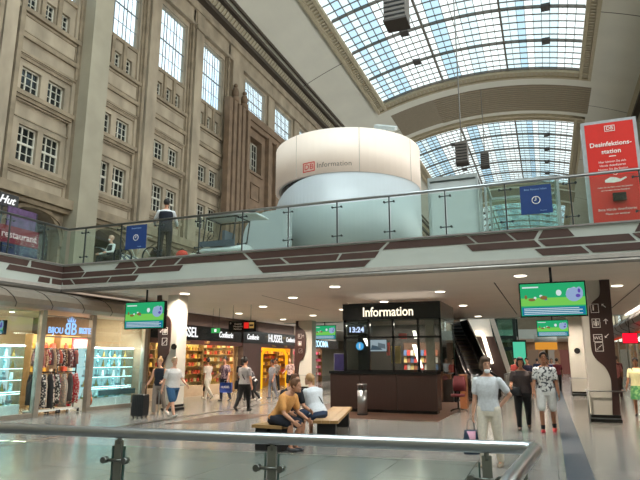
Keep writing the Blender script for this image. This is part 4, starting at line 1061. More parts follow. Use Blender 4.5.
# ---------------- columns with sign panels
CWH = mat('column_white', '#c6c3b8', .5, var=.03, scale=1)
def column(x0, x1, y0, y1, label, stele, sside, rail_=True, zt=3.76, icons=()):
    t = thing('column', label, 'column', ((x0+x1)/2, (y0+y1)/2, 0))
    box('shaft', CWH, t, x0, x1, y0, y1, .18, zt)
    m = MB(); m.box(x0-.03, x1+.03, y0-.04, y1+.03, 0.004, .08).box(x0-.01, x1+.01, y0-.02, y1+.01, .11, .19); m.build('plinth', BLACK, t)
    MB().box(x0+.01, x1-.01, y0, y1, .08, .11).build('plinth_joint', STEEL, t)
    if stele:
        MB().prism(stele, 'Y', y0-.07, y0-.012).build('sign_panel', mat('sign_brown', '#3a2622', .35, var=.05), t)
    yb = y0-.08
    for (kind, cx, cz) in icons:
        g = MB()
        fr = lambda a, b, c, d: [g.box(a, b, yb, yb+.008, c, c+.012), g.box(a, b, yb, yb+.008, d-.012, d), g.box(a, a+.012, yb, yb+.008, c, d), g.box(b-.012, b, yb, yb+.008, c, d)]
        if kind in ('lift', 'man', 'stairs', 'box'): fr(cx-.1, cx+.1, cz-.12, cz+.12)
        if kind == 'lift': g.box(cx-.05, cx-.02, yb, yb+.008, cz-.06, cz+.05).box(cx-.06, cx-.01, yb, yb+.008, cz+.06, cz+.08)
        if kind == 'man': g.box(cx-.02, cx+.02, yb, yb+.008, cz-.08, cz+.05).ell((cx, yb, cz+.08), .02, .006, .02, 8, 6).box(cx-.06, cx-.04, yb, yb+.008, cz-.06, cz+.06).box(cx+.04, cx+.06, yb, yb+.008, cz-.06, cz+.06)
        if kind == 'stairs':
            for i in range(4): g.box(cx-.07+.035*i, cx-.03+.035*i, yb, yb+.008, cz-.07+.035*i, cz-.055+.035*i)
        if kind == 'up': g.box(cx-.008, cx+.008, yb, yb+.008, cz-.07, cz+.06).obox((cx-.025, yb+.004, cz+.04), .035, .004, .008, 0, 0, -R(45)).obox((cx+.025, yb+.004, cz+.04), .035, .004, .008, 0, 0, R(45))
        if kind == 'diag': g.obox((cx, yb+.004, cz), .06, .004, .008, 0, 0, R(45)).box(cx-.05, cx-.035, yb, yb+.008, cz, cz+.05).box(cx-.05, cx, yb, yb+.008, cz+.04, cz+.052)
        if kind == 'down': g.obox((cx, yb+.004, cz), .06, .004, .008, 0, 0, R(-45)).box(cx-.05, cx-.035, yb, yb+.008, cz-.05, cz).box(cx-.05, cx, yb, yb+.008, cz-.052, cz-.04)
        if kind == 'wc':
            text('pictogram', 'WC', .12, PW, t, (cx, yb, cz), (1, 0, 0), (0, 0, 1), ext=.003); fr(cx-.11, cx+.11, cz-.1, cz+.1)
        if g.v: g.build('pictogram', PW, t)
    if rail_:
        r_ = MB(); zr = .80; d = .06
        r_.tube([(x0-d, y0-.12, zr), (x1+d+.1, y0-.12, zr)], .018, 8).tube([(x0-d, y0-.12, zr), (x0-d, y1, zr)], .018, 8)
        r_.tube([(x0-d, y0-.12, 0.004), (x0-d, y0-.12, zr)], .018, 8).tube([(x1+d+.1, y0-.12, zr), (x1+d+.1, y1, zr)], .018, 8)
        r_.build('guard_rail', STEEL, t)
    return t
def smooth_poly(pts, n=5):
    out = []; N = len(pts)
    for i in range(N):
        p0, p1, p2, p3 = [Vector((*pts[(i+j-1) % N], 0)) for j in range(4)]
        if len(pts[i]) > 2: pass
        for k in range(n):
            t = k/n; q = .5*((2*p1)+(p2-p0)*t+(2*p0-5*p1+4*p2-p3)*t*t+(3*p1-p0-3*p2+p3)*t**3); out.append((q.x, q.y))
    return out
def swoosh(left, right):
    """left edge bottom to top and right edge top to bottom, each smoothed"""
    def cat(pts):
        o = []
        for i in range(len(pts)-1):
            p1, p2 = Vector(pts[i]), Vector(pts[i+1]); p0 = Vector(pts[max(0, i-1)]); p3 = Vector(pts[min(len(pts)-1, i+2)])
            for k in range(5):
                t = k/5; q = .5*((2*p1)+(p2-p0)*t+(2*p0-5*p1+4*p2-p3)*t*t+(3*p1-p0-3*p2+p3)*t**3); o.append((q.x, q.y))
        return o+[tuple(pts[-1])]
    return cat(left)+cat(right)
st_r = swoosh([(1.43, .2), (1.47, .9), (1.46, 1.16), (1.36, 1.42), (1.17, 1.62), (1.08, 1.85), (1.08, 2.3), (1.11, 2.95), (1.2, 3.14), (1.38, 3.3), (1.43, 3.5), (1.43, 3.76)], [(1.68, 3.76), (1.66, 2.6), (1.63, 1.3), (1.62, .2)])
column(.93, 1.62, 17.3, 17.95, 'white column with brown curved pictogram panel and steel guard rail at right, nearest', st_r, 1, True, 3.76,
       [('lift', 1.25, 2.98), ('diag', 1.48, 3.04), ('man', 1.25, 2.58), ('up', 1.49, 2.62), ('wc', 1.26, 2.18), ('down', 1.48, 2.24), ('stairs', 1.27, 1.95)])
column(.88, 1.56, 29.3, 29.9, 'plain white column with round black disc behind the nearer right column', None, 1, True, 3.76)
MBd = MB().disc((1.22, 29.29, 2.02), .13, (0, -1, 0), .05, 18)
tag(MBd.build('speaker_disc', BLACK), 'round black disc fixed on the farther right column', 'loudspeaker')
st_l = swoosh([(-12.05, .2), (-12.05, 1.7), (-12.12, 3.0), (-12.2, 3.3), (-12.2, 3.76)], [(-12.05, 3.76), (-12.02, 3.45), (-11.88, 3.15), (-11.66, 2.95), (-11.6, 2.7), (-11.62, 1.9), (-11.72, 1.7), (-11.82, 1.3), (-11.8, .2)])
column(-11.8, -11.38, 16.0, 16.55, 'white column with brown pictogram panel beside the jewellery shop', st_l, -1, True, 3.76,
       [('up', -11.95, 2.9), ('man', -11.8, 2.55), ('stairs', -11.8, 2.2), ('down', -11.95, 2.55)])
tag(MB().disc((-11.45, 15.99, 2.03), .1, (0, -1, 0), .04, 18).build('speaker_disc', BLACK), 'round black disc fixed on the left column', 'loudspeaker')
st_m = swoosh([(-13.15, .2), (-13.1, 2.4), (-13.05, 3.76)], [(-12.9, 3.76), (-12.88, 3.45), (-12.55, 3.2), (-12.45, 2.8), (-12.45, 2.2), (-12.6, 1.7), (-12.85, 1.4), (-12.9, .2)])
column(-12.9, -12.1, 29.5, 30.1, 'white column with brown pictogram panel beside the second sweet shop', st_m, -1, True, 3.76,
       [('lift', -12.8, 2.9), ('man', -12.8, 2.5), ('stairs', -12.75, 2.1), ('up', -12.6, 2.9)])
# ---------------- information kiosk
kx0, kx1, ky0, ky1 = -6.2, -3.03, 17.85, 20.4
kk = thing('information_kiosk', 'dark information kiosk with brown wooden desk and lit sign Information', 'kiosk', (-4.7, 18.8, 0))
WOOD = mat('dark_wood', '#2b1b16', .4, var=.15, scale=2, stretch=(12, 12, .6))
for a, b in ((-6.65, -5.68), (-5.67, -4.46), (-4.45, -3.22)): box('desk_panel', WOOD, kk, a, b, 17.8, 17.86, .1, 1.18)
box('desk_plinth', BLACK, kk, -6.6, -3.25, 17.87, 18.3, 0.005, .1)
box('desk_side', WOOD, kk, -3.27, -3.22, 17.86, 18.5, .1, 1.18); box('desk_side', WOOD, kk, -6.65, -6.6, 17.86, 20.3, .1, 1.18)
box('counter_top', BLACK, kk, -6.68, -3.2, 17.76, 18.5, 1.18, 1.26)
box('fascia', BLACK, kk, kx0, kx1+.02, 17.76, ky1, 2.87, 3.4)
text('lettering', 'Information', .42, emis('sign_cream', '#fff3d6', 1.5), kk, (-4.68, 17.745, 3.1), (1, 0, 0), (0, 0, 1), bold=.004, sx=.84)
m = MB()
for x in (kx0+.03, -5.35, -4.55, -3.75, kx1-.03): m.box(x-.035, x+.035, ky0, ky0+.07, 1.26, 2.87)
for y in (ky1-.07,): 
    for x in (kx0, kx1-.07): m.box(x, x+.07, y, y+.07, .2 if x > -4 else 1.2, 2.87)
m.box(kx0, kx1, ky0, ky0+.05, 2.28, 2.34).box(kx0, kx1, ky0, ky0+.06, 1.262, 1.3).box(kx0, kx0+.06, ky0, ky1, 2.8, 2.868).box(kx1-.06, kx1, ky0, ky1, 2.8, 2.868)
m.build('window_frame', BLACK, kk)
m = MB(); m.box(kx0+.05, kx1-.05, ky0+.02, ky0+.032, 1.28, 2.86).box(kx1-.03, kx1-.018, ky0+.05, ky1, 1.0, 2.86).box(kx0+.018, kx0+.03, ky0+.05, ky1, 1.28, 2.86); m.build('glass_panel', GLD, kk)
box('back_wall', mat('kiosk_back', '#2c2521', .6), kk, kx0, kx1-.1, ky1-.1, ky1-.02, 0.2, 2.87)
box('kiosk_ceiling', mat('kiosk_ceiling', '#6e675e', .7), kk, kx0+.02, kx1-.05, ky0+.08, ky1-.1, 2.83, 2.868)
box('pillar', BLACK, kk, kx0+.35, kx0+.7, 18.3, 18.6, 1.26, 2.83)
box('pillar', mat('pillar_cream', '#9c8f7c', .6), kk, -3.55, -3.3, 18.0, 18.2, 1.27, 2.83)
kl = emis('kiosk_strip', '#fff4e0', 5)
s_ = MB(); s_.prism([(-3.95, 1.35), (-3.85, 1.35), (-4.05, 2.1), (-4.18, 2.1)], 'Y', 18.9, 18.95); s_.prism([(-4.0, 2.3), (-4.1, 2.3), (-4.15, 2.55), (-4.05, 2.55)], 'Y', 18.9, 18.95)
tag(s_.build('light_strip', kl), 'slanting bright light strip behind the kiosk glass at right', 'light')
tag(MB().prism([(-5.5, 2.05), (-5.42, 2.05), (-5.5, 2.3), (-5.62, 2.3)], 'Y', 18.1, 18.13).build('light_strip', kl), 'short bright slanting light strip behind the kiosk glass at left', 'light')
area('roof_fill', (-4.6, 19.1, 3.42), (PI, 0, 0), 2.6, 2, 9, (1, .88, .75), parent=kk)  # upward fill added over the kiosk to lighten the ceiling above
l = area('kiosk_lamp', (-4.7, 19.2, 2.8), (0, 0, 0), 2.2, 1, 130, (1, .85, .7), parent=kk)
ck = thing('digital_clock', 'digital clock showing 13:24 behind the kiosk glass', 'clock', (-5.78, 17.95, 2.42)); box('clock_case', BLACK, ck, -6.1, -5.5, 17.93, 17.97, 2.4, 2.72)
text('lettering', '13:24', .24, emis('clock_digits', '#c8d4ff', 2.4), ck, (-5.79, 17.92, 2.56), (1, 0, 0), (0, 0, 1), bold=.004)
mn = thing('monitor', 'small pale monitor inside the kiosk showing a street view picture', 'monitor', (-5.1, 18.05, 1.88)); box('casing', BLACK, mn, -5.42, -4.8, 18.05, 18.1, 1.86, 2.26)
q = MB(); q.quad((-5.4, 18.045, 1.88), (-4.82, 18.045, 1.88), (-4.82, 18.045, 2.24), (-5.4, 18.045, 2.24)); q.cur = 1; q.quad((-5.35, 18.04, 1.92), (-4.95, 18.04, 1.92), (-5.05, 18.04, 2.02), (-5.3, 18.04, 2.08)); q.cur = 2; q.quad((-5.1, 18.04, 2.0), (-4.85, 18.04, 1.95), (-4.86, 18.04, 2.1), (-5.1, 18.04, 2.15))
q.build('screen', [emis('scr_pale', '#cfdbe6', .8), emis('scr_steel', '#5b7489', .6), emis('scr_grey', '#8a98a6', .6)], mn, fix=False)
ig = thing('info_symbol', 'small glowing light blue information symbol behind the kiosk glass', 'sign', (-5.76, 18.2, 2.0)); m = MB(); m.disc((-5.76, 18.2, 2.05), .13, (0, -1, 0), .02, 18); m.build('disc', emis('symbol_blue', '#4fa8e0', 1.6), ig)
text('lettering', 'i', .22, emis('sign_white', '#ffffff', 1.6), ig, (-5.76, 18.17, 2.05), (1, 0, 0), (0, 0, 1), bold=.01)
def rack(x, y, z, n, cols, name='brochure', rows=3, lab='', w=.12, g=''):
    protos = [mat('print_'+c[1:], c, .5, emit=.0) for c in cols]
    base = None
    for r_ in range(rows):
        for i in range(n):
            o = MB().obox((0, 0, .1), w*.42, .012, .095, 0, -.2).build(name, protos[(i*3+r_) % len(protos)])
            o.location = (x+i*w, y, z+r_*.24); tag(o, lab, 'brochure', g)
rs = thing('brochure_shelf', 'brochure shelf inside the information kiosk behind the glass', 'shelf', (-4.6, 20.0, 1.0))
for r_ in range(3): box('shelf_board', mat('shelf_brown', '#5a4030', .6), rs, -4.75, -3.45, 19.95, 20.1, 1.25+r_*.24, 1.265+r_*.24)
box('back_panel', mat('shelf_brown', '#5a4030', .6), rs, -4.75, -3.45, 20.1, 20.13, .25, 2.2)
rack(-4.68, 20.02, 1.268, 10, ['#c8342c', '#d8c078', '#4a6a9a', '#c9c9c0', '#a05a38'], lab='coloured brochure standing in the shelf inside the information kiosk', g='brochures in the kiosk', rows=3)
for i, (a, c, zz, hh) in enumerate(((-4.97, '#d0322a', 1.75, .42), (-4.55, '#c9362e', 2.28, .18), (-4.82, '#d9b25c', 1.5, .55))):
    lab = ('tall narrow red poster in the middle of the kiosk window', 'small red poster high in the kiosk window', 'yellowish poster below the red one in the kiosk window')[i]
    w_ = (.07, .17, .2)[i]; tag(MB().box(a, a+w_*1.6, 18.6, 18.62, zz, zz+hh).build('poster', mat('print_'+c[1:], c, .5)), lab, 'poster')
pp_ = thing('poster_display', 'dark purple poster display standing on the left end of the desk', 'poster', (-6.42, 18.2, 1.26)); box('sheet', mat('poster_purple', '#2a2452', .4, var=.3, scale=6), pp_, -6.66, -6.22, 18.2, 18.23, 1.27, 1.8); box('frame', WHITE, pp_, -6.68, -6.2, 18.231, 18.25, 1.262, 1.82)
# chair and wooden block right of the desk
oc = thing('office_chair', 'dark red office chair beside the right end of the information desk', 'chair', (-2.8, 19.1, 0))
DR = mat('chair_red', '#5c1d24', .8); b = MB(); b.loft([((-2.8, 19.1, .46), (1, 0, 0), (0, 1, 0), .22, .22), ((-2.8, 19.1, .54), (1, 0, 0), (0, 1, 0), .23, .23)], 14); b.build('seat', DR, oc)
b = MB(); b.loft([((-2.77, 19.32, .62), (1, 0, 0), (0, 1, 0), .2, .035), ((-2.77, 19.36, .85), (1, 0, 0), (0, 1, 0), .22, .04), ((-2.77, 19.38, 1.1), (1, 0, 0), (0, 1, 0), .17, .03)], 14); b.build('backrest', DR, oc)
MB().cyl((-2.8, 19.1), .03, .08, .46, 10).tube([(-2.78, 19.3, .5), (-2.77, 19.36, .7)], .02, 6).build('gas_column', BLACK, oc)
for k in range(5):
    a = 2*PI*k/5; MB().tube([(-2.8, 19.1, .1), (-2.8+.26*math.cos(a), 19.1+.26*math.sin(a), .05)], .018, 6).ell((-2.8+.26*math.cos(a), 19.1+.26*math.sin(a), .028), .025, .025, .025, 8, 6).build('leg', BLACK, oc)
tag(MB().box(-2.9, -2.67, 20.2, 20.6, 0.005, 1.1).box(-2.91, -2.66, 20.19, 20.61, 1.1, 1.13).build('wooden_pedestal', mat('orange_wood', '#8a5530', .5, var=.15, scale=3)), 'orange-brown wooden block right of the red office chair', 'pedestal')
# ---------------- stainless waste bin
wb_ = thing('waste_bin', 'slim stainless steel waste bin in front of the information desk', 'bin', (-5.3, 16.9, 0))
MB().cyl((-5.3, 16.9), .145, .04, .72, 24).build('body', STEEL, wb_); MB().cyl((-5.3, 16.9), .155, 0.004, .04, 24).build('base', STEELD, wb_)
m = MB(); m.cyl((-5.3, 16.9), .15, .86, .9, 24)
for k in range(4): a = PI/4+PI/2*k; m.tube([(-5.3+.13*math.cos(a), 16.9+.13*math.sin(a), .7), (-5.3+.13*math.cos(a), 16.9+.13*math.sin(a), .87)], .012, 6)
m.build('hood', STEEL, wb_)
MB().cyl((-5.3, 16.9), .12, .72, .76, 20, .08).build('ashtray', STEELD, wb_)
# ---------------- benches
BW = mat('bench_wood', '#a07c4e', .45, var=.15, scale=2, stretch=(1, 10, 1))
def bench(p0, p1, w, label):
    p0 = Vector((*p0, 0)); p1 = Vector((*p1, 0)); d = (p1-p0).normalized(); c = (p0+p1)/2; a = math.atan2(d.y, d.x); L = (p1-p0).length
    t = thing('bench', label, 'bench', (c.x, c.y, 0))
    for k in (-1, 0, 1):
        MB().obox((c.x-d.y*k*w/3, c.y+d.x*k*w/3, .425), L/2, w/6-.004, .028, a).build('slat', BW, t)
    for s in (-1, 1):
        q = c+d*s*(L/2-min(.22, L*.25)); m = MB(); m.obox((q.x, q.y, .2), .12, w*.36, .195, a); m.build('leg', BLACKM, t)
bench((-5.12, 9.9), (-4.5, 9.85), .5, 'wooden slab bench with black feet under the man in the orange shirt')
bench((-4.12, 10.75), (-4.93, 14.05), .5, 'wooden slab bench running towards the information desk')
# ---------------- escalators behind the kiosk, rising away to the left
def escalator(label, foot, ang, w=1.05, zt=3.66):
    t = thing('escalator', label, 'escalator', (foot[0], foot[1], 0), ang)
    s30 = math.tan(R(29)); Y = lambda z: z/s30
    h = w/2; D = mat('escalator_dark', '#1e1b1a', .35, var=.1)
    mobj('truss', _m(MB().prism([(-.9, .005), (-.9, .1), (0, .12), (Y(zt), zt), (Y(zt)+.01, zt-.75), (.9, .005)], 'X', -h, h)), D, t)
    for x in (-h, h):
        mobj('balustrade', _m(MB().prism([(-.9, .12), (-.9, .85), (.1, 1.0), (Y(zt-1.0), zt-.02), (Y(zt), zt-.01), (.1, .14)], 'X', x-.03, x+.03)), mat('balustrade_dark', '#221f1e', .25), t)
        mobj('handrail', _m(MB().tube([(x, -.95, .35), (x, -1.05, .6), (x, -.9, .88), (x, .1, 1.04), (x, Y(zt-1.05), zt-.04)], .04, 8)), BLACK, t)
    for k in range(1, 18):
        z = .12+.2*k
        if z < zt-.05: mobj('step', _m(MB().box(-h+.06, h-.06, Y(z)-.0, Y(z)+.36, z-.12, z+.1)), mat('escalator_steps', '#2a2624', .5, .3), t); mobj('step_edge', _m(MB().box(-h+.08, h-.08, Y(z)-.012, Y(z)+.03, z+.1, z+.108)), mat('step_edge', '#b09a78', .5), t)
    return t
escalator('dark escalator rising away right behind the kiosk', (-3.75, 24.6), R(19))
escalator('second dark escalator with paler step edges, farther right', (-2.72, 25.6), R(19), 1.0)
pw_ = thing('stair_enclosure', 'dark brown stair enclosure wall with pale slanted edge and light strip', 'wall', (-3, 33.6, 0))
MB().prism([(-4.6, 0.005), (-4.6, 2.9), (-2.8, 2.9), (-1.95, 0.005)], 'Y', 33.6, 33.7).build('brown_panel', mat('enclosure_brown', '#3c2822', .5), pw_)
MB().prism([(-3.0, 4.0), (-2.75, 4.0), (-1.75, 0.005), (-1.97, 0.005)], 'Y', 33.5, 33.72).build('pale_edge', mat('stringer_pale', '#b8b0a6', .5), pw_)
MB().prism([(-4.6, 2.9), (-4.6, 4.0), (-3.0, 4.0), (-2.85, 2.9)], 'Y', 33.6, 33.7).build('upper_panel', CEILL, pw_)
MB().tube([(-3.75, 33.4, 3.12), (-3.45, 33.4, 3.1), (-3.33, 33.4, 2.9), (-2.98, 33.4, 1.4)], .1, 8).build('light_tube', emis('tube_glow', '#fff2dc', 4), pw_)
# ================================================================= SHOPS ON THE LEFT
SX = -13.8
WARM = mat('shop_wall_warm', '#d9c3a0', .8, var=.03, scale=1)
def swall(name, *a, m=WARM): return struct(MB().box(*a).build(name, m))
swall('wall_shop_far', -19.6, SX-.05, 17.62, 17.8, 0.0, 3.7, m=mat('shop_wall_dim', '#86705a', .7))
swall('wall_shop_back', -19.8, -19.6, 4, 42, 0.0, 3.7)
struct(MB().box(-19.6, SX-.1, 4, 17.6, 3.3, 3.34).build('ceiling_shop', mat('shop_ceiling', '#d8c8ac', .8)))
sf = thing('storefront', 'glass front of the jewellery shop with steel posts and curved metal canopy', 'shop front', (SX, 14, 0))
prof = [(-13.9, 3.02), (-13.62, 3.05), (-13.45, 3.15), (-13.4, 3.3), (-13.47, 3.46), (-13.7, 3.58), (-14.2, 3.64), (-14.6, 3.66), (-14.6, 3.02)]
MB().prism(prof, 'Y', 4, 17.7).build('canopy', mat('canopy_metal', '#96897b', .38, .35, var=.05), sf)
for k in range(10):
    y = 5.2+1.25*k
    MB().tube([(x-.0, y-(z-3.0)*1.1+.2, z) for x, z in [(p[0]+.012, p[1]) for p in prof[1:7]]], .012, 5).build('canopy_seam', DARKM, sf)
PM = mat('post_pale_steel', '#a49c90', .35, .6)
for y in (12.76, 14.78, 17.45): MB().box(SX-.09, SX+.07, y-.085, y+.085, 0.004, 3.06).build('post', PM, sf)
for y in (9.3, 11.05): MB().box(SX-.03, SX+.03, y-.02, y+.02, 0.004, 3.06).build('post', PM, sf)
for (a, b) in ((8, 9.25), (9.35, 11.0), (11.1, 12.66), (14.88, 16.1), (16.14, 17.35)): MB().box(SX-.012, SX, a, b, .14, 3.0).build('glass_panel', GLR, sf)
MB().box(SX-.05, SX+.03, 8, 12.67, 0.004, .13).box(SX-.05, SX+.03, 14.87, 17.36, 0.004, .13).build('sill', PM, sf)
BLW = emis('sign_blue_white', '#86b6f0', 1.6)
bs = thing('shop_sign', 'glowing blue and white jewellery shop sign with crown emblem over the entrance', 'sign', (SX, 13.9, 2.4))
text('lettering', 'BIJOU', .27, BLW, bs, (SX+.05, 13.22, 2.47), (0, 1, 0), (0, 0, 1), sx=.82)
text('lettering', 'BRIGITTE', .27, BLW, bs, (SX+.05, 14.40, 2.50), (0, 1, 0), (0, 0, 1), sx=.46)
text('emblem', 'B', .52, BLW, bs, (SX+.05, 13.93, 2.53), (0, 1, 0), (0, 0, 1), sx=.8, bold=.004); text('emblem', 'B', .52, BLW, bs, (SX+.05, 13.69, 2.53), (0, -1, 0), (0, 0, 1), sx=.8, bold=.004)
m = MB()
for dy, hh in ((-.12, .1), (-.06, .14), (0, .18), (.06, .14), (.12, .1)): m.prism([(13.81+dy-.02, 2.75), (13.81+dy+.02, 2.75), (13.81+dy*1.4, 2.75+hh)], 'X', SX+.04, SX+.06)
m.build('crown', BLW, bs)
MB().box(SX-.02, SX+.02, 12.86, 14.7, 2.27, 2.31).box(SX-.02, SX+.02, 12.86, 14.7, 2.88, 2.92).build('sign_rail', PM, bs)
tv = monitor(-15.2, 12.3, 2.33, .9, .42, 'small dark blue screen hanging inside the jewellery shop', 3.28)
# ceiling lamps inside shops
def shoplamp(x, y, z, pw, label, sx=1.6, sy=1.2, col=(1, .82, .6)):
    t = thing('ceiling_lamp', label, 'ceiling light', (x, y, z), 0, 'lamps in the shop ceilings')
    m = MB(); m.tube([(x, y, z), (x, y, z-.04)], .1, 14); m.build('lamp_ring', WHITE, t)
    MB().tube([(x, y, z-.041), (x, y, z-.05)], .085, 14).build('lamp_glow', emis('spot_glow', '#fff2d8', 8), t)
    if pw: area('shop_light', (x, y, z-.06), (0, 0, 0), sx, sy, pw, col, parent=t)
for i, (x, y, p_) in enumerate(((-15.6, 10.2, 130), (-15.6, 12.6, 0), (-15.6, 14.2, 150), (-15.4, 16.3, 130), (-17.5, 11.5, 60), (-17.5, 14.8, 60), (-14.6, 11.6, 0), (-14.7, 13.7, 0), (-14.7, 15.5, 0), (-14.7, 16.6, 0))):
    shoplamp(x, y, 3.3, p_, 'round lamp in the ceiling of the jewellery shop')
# lit display shelves with jewellery stands
LEDW = emis('display_led', '#d4f2f6', 7)
DSP = mat('display_white', '#dfe8e8', .4); DGL2 = glass('display_glass', (.82, .95, .96), .1)
jm = [mat('stand_white', '#e9efef', .5), mat('stand_teal', '#a9d0d8', .4), mat('stand_silver', '#9aa6ac', .3, .7), mat('stand_gold', '#b79a58', .35, .7)]
def jstand(k):
    m = MB()
    if k == 0: m.prism([(-.05, 0), (.05, 0), (.035, .15), (-.035, .15)], 'X', -.012, .012); m.tube([(.014, .03*math.cos(a), .09+.04*math.sin(a)) for a in [2*PI*i/10 for i in range(10)]], .004, 4, closed=True)
    elif k == 1: m.loft([((0, 0, 0), (1, 0, 0), (0, 1, 0), .05, .05), ((0, 0, .02), (1, 0, 0), (0, 1, 0), .05, .05), ((0, 0, .03), (1, 0, 0), (0, 1, 0), .012, .012), ((0, 0, .1), (1, 0, 0), (0, 1, 0), .012, .012)], 10); m.ell((0, 0, .14), .035, .035, .04, 10, 8)
    elif k == 2: m.box(-.04, .04, -.06, .06, 0, .05).tube([(0, -.06, .05), (0, -.05, .12), (0, .05, .12), (0, .06, .05)], .006, 5)
    else: m.box(-.03, .03, -.055, .055, 0, .012).prism([(-.05, .012), (.05, .012), (0, .17)], 'X', -.01, .01)
    return m
jp = []
for k in range(4): 
    me = bpy.data.meshes.new('jewellery_stand'); b = jstand(k); me.from_pydata([tuple(v) for v in b.v], [], b.f); me.materials.append(jm[k]); jp.append(me)
def display(y0, y1, x, label, group, glab):
    t = thing('display_cabinet', label, 'cabinet', (x, (y0+y1)/2, 0))
    zs = [.42, .74, 1.06, 1.38, 1.70]
    box('base', DSP, t, x-.35, x+.2, y0, y1, 0.004, .36); box('back_panel', emis('glow_back_panel', '#d6eef0', .95), t, x-.38, x-.35, y0, y1, 0.004, 1.98)  # back panel made to glow, added to brighten the shelves
    area('cabinet_fill', (x+.45, (y0+y1)/2, 2.2), (0, R(50), 0), .2, y1-y0, 160, (.85, .97, 1), parent=t)  # front fill added so the backlit stands look brighter
    for z in zs: box('shelf_board', DGL2, t, x-.35, x+.2, y0, y1, z-.015, z)
    for z in [.36]+zs:
        box('led_strip', LEDW, t, x+.16, x+.19, y0+.02, y1-.02, z+.295, z+.305)
    n = max(2, round((y1-y0)/.62))
    for i in range(n+1):
        y = y0+(y1-y0)*i/n; box('divider', DGL2, t, x-.35, x+.2, y-.008, y+.008, .36, 1.98)
    box('cornice', DSP, t, x-.38, x+.2, y0, y1, 1.98, 2.03)
    k = 0
    for z in [.36]+zs:
        yy = y0+.14
        while yy < y1-.1:
            if all(abs(yy-(y0+(y1-y0)*i/n)) > .07 for i in range(n+1)):
                o = bpy.data.objects.new('jewellery_stand', jp[(k*7+int(z*10)) % 4]); COL.objects.link(o); o.location = (x+.04-.14*(k % 2), yy, z+.001); o.scale = (1.35, 1.2, 1.35)
                tag(o, glab, 'jewellery stand', group)
            k += 1; yy += .135
display(9.2, 12.55, -14.35, 'lit glass display cabinet with white trays in the left shop window', 'stands in the left display cabinet', 'small jewellery stand in the lit left display cabinet')
display(15.0, 17.3, -14.35, 'lit glass display cabinet in the right shop window beside the hanging monitor', 'stands in the right display cabinet', 'small jewellery stand in the lit right display cabinet')
tag(MB().box(-13.93, -13.9, 15.4, 17.2, .45, .62).build('price_board', mat('teal_board', '#3e6a78', .4)), 'teal strip board low in front of the right display cabinet', 'board')
# warm wall shelves with small yellow goods at the back
def goods_wall(x, y0, y1, zs, cols, label, glab, group, w=.24, name='box', back='#c9a26a', n3=3):
    t = thing('wall_shelf', label, 'shelf', (x, (y0+y1)/2, 0))
    box('back_panel', mat('shelf_back_'+back[1:], back, .7, var=.08), t, x-.04, x, y0, y1, 0.004, zs[-1]+.5)
    for z in zs: box('shelf_board', mat('shelf_wood', '#8a6a44', .6), t, x, x+.3, y0, y1, z-.025, z)
    for y in (y0, (y0+y1)/2, y1): box('upright', mat('shelf_wood', '#8a6a44', .6), t, x, x+.3, y-.02, y+.02, 0.004, zs[-1]+.5)
    mm = [mat('goods_'+c[1:], c, .5) for c in cols]; meshes = []
    for c in range(len(cols)):
        for v in range(2):
            b = MB()
            if v == 0: b.prism([(-.08, 0), (.08, 0), (.08, .16), (.0, .2), (-.08, .16)], 'X', -.06, .06)
            else: b.loft([((0, 0, 0), (1, 0, 0), (0, 1, 0), .06, .06), ((0, 0, .13), (1, 0, 0), (0, 1, 0), .065, .065), ((0, 0, .17), (1, 0, 0), (0, 1, 0), .03, .03), ((0, 0, .21), (1, 0, 0), (0, 1, 0), .04, .04)], 10)
            me = bpy.data.meshes.new(name); me.from_pydata([tuple(q) for q in b.v], [], b.f); me.materials.append(mm[c]); meshes.append(me)
    k = 0
    for z in zs:
        yy = y0+.14
        while yy < y1-.1:
            if abs(yy-(y0+y1)/2) > .1:
                o = bpy.data.objects.new(name, random.choice(meshes)); COL.objects.link(o); o.location = (x+.16, yy, z+.001); tag(o, glab, 'goods', group)
            yy += w; k += 1
    return t
goods_wall(-16.8, 8.2, 12.4, [1.2, 1.6, 2.0], ['#d8a83c', '#c9c2b0', '#a86a3a'], 'warm wall shelf with yellow goods at the back of the jewellery shop', 'small yellow or beige item on the back wall shelf of the jewellery shop', 'goods at the back of the jewellery shop', w=.3)
goods_wall(-16.8, 14.9, 17.4, [.8, 1.2, 1.6, 2.0], ['#c9c2b0', '#b8503c', '#d8a83c'], 'shelf behind the right display cabinet of the jewellery shop', 'small item on the shelf behind the right display cabinet', 'goods behind the right display cabinet', w=.3)
def goods_row(y, x0, x1, zs, cols, label, glab, group, w=.16, name='box', back='#c9a26a'):
    t = thing('wall_shelf', label, 'shelf', ((x0+x1)/2, y, 0))
    box('back_panel', mat('shelf_back_'+back[1:], back, .7, var=.08), t, x0, x1, y, y+.03, 0.004, zs[-1]+.5)
    for z in zs: box('shelf_board', mat('shelf_wood', '#8a6a44', .6), t, x0, x1, y-.28, y, z-.025, z)
    for x in (x0, x1): box('upright', mat('shelf_wood', '#8a6a44', .6), t, x-.02, x+.02, y-.28, y, 0.004, zs[-1]+.5)
    ms = []
    for c in cols:
        for v in range(2):
            b = MB()
            if v: b.prism([(-.06, 0), (.06, 0), (.06, .16), (.0, .2), (-.06, .16)], 'Y', -.05, .05)
            else: b.loft([((0, 0, 0), (1, 0, 0), (0, 1, 0), .055, .055), ((0, 0, .13), (1, 0, 0), (0, 1, 0), .055, .055), ((0, 0, .17), (1, 0, 0), (0, 1, 0), .03, .03), ((0, 0, .2), (1, 0, 0), (0, 1, 0), .035, .035)], 10)
            me = bpy.data.meshes.new(name); me.from_pydata([tuple(q) for q in b.v], [], b.f); me.materials.append(mat('goods_'+c[1:], c, .5)); ms.append(me)
    for z in zs:
        x = x0+.1
        while x < x1-.08:
            o = bpy.data.objects.new(name, random.choice(ms)); COL.objects.link(o); o.location = (x, y-.14, z+.001); tag(o, glab, 'goods', group); x += w
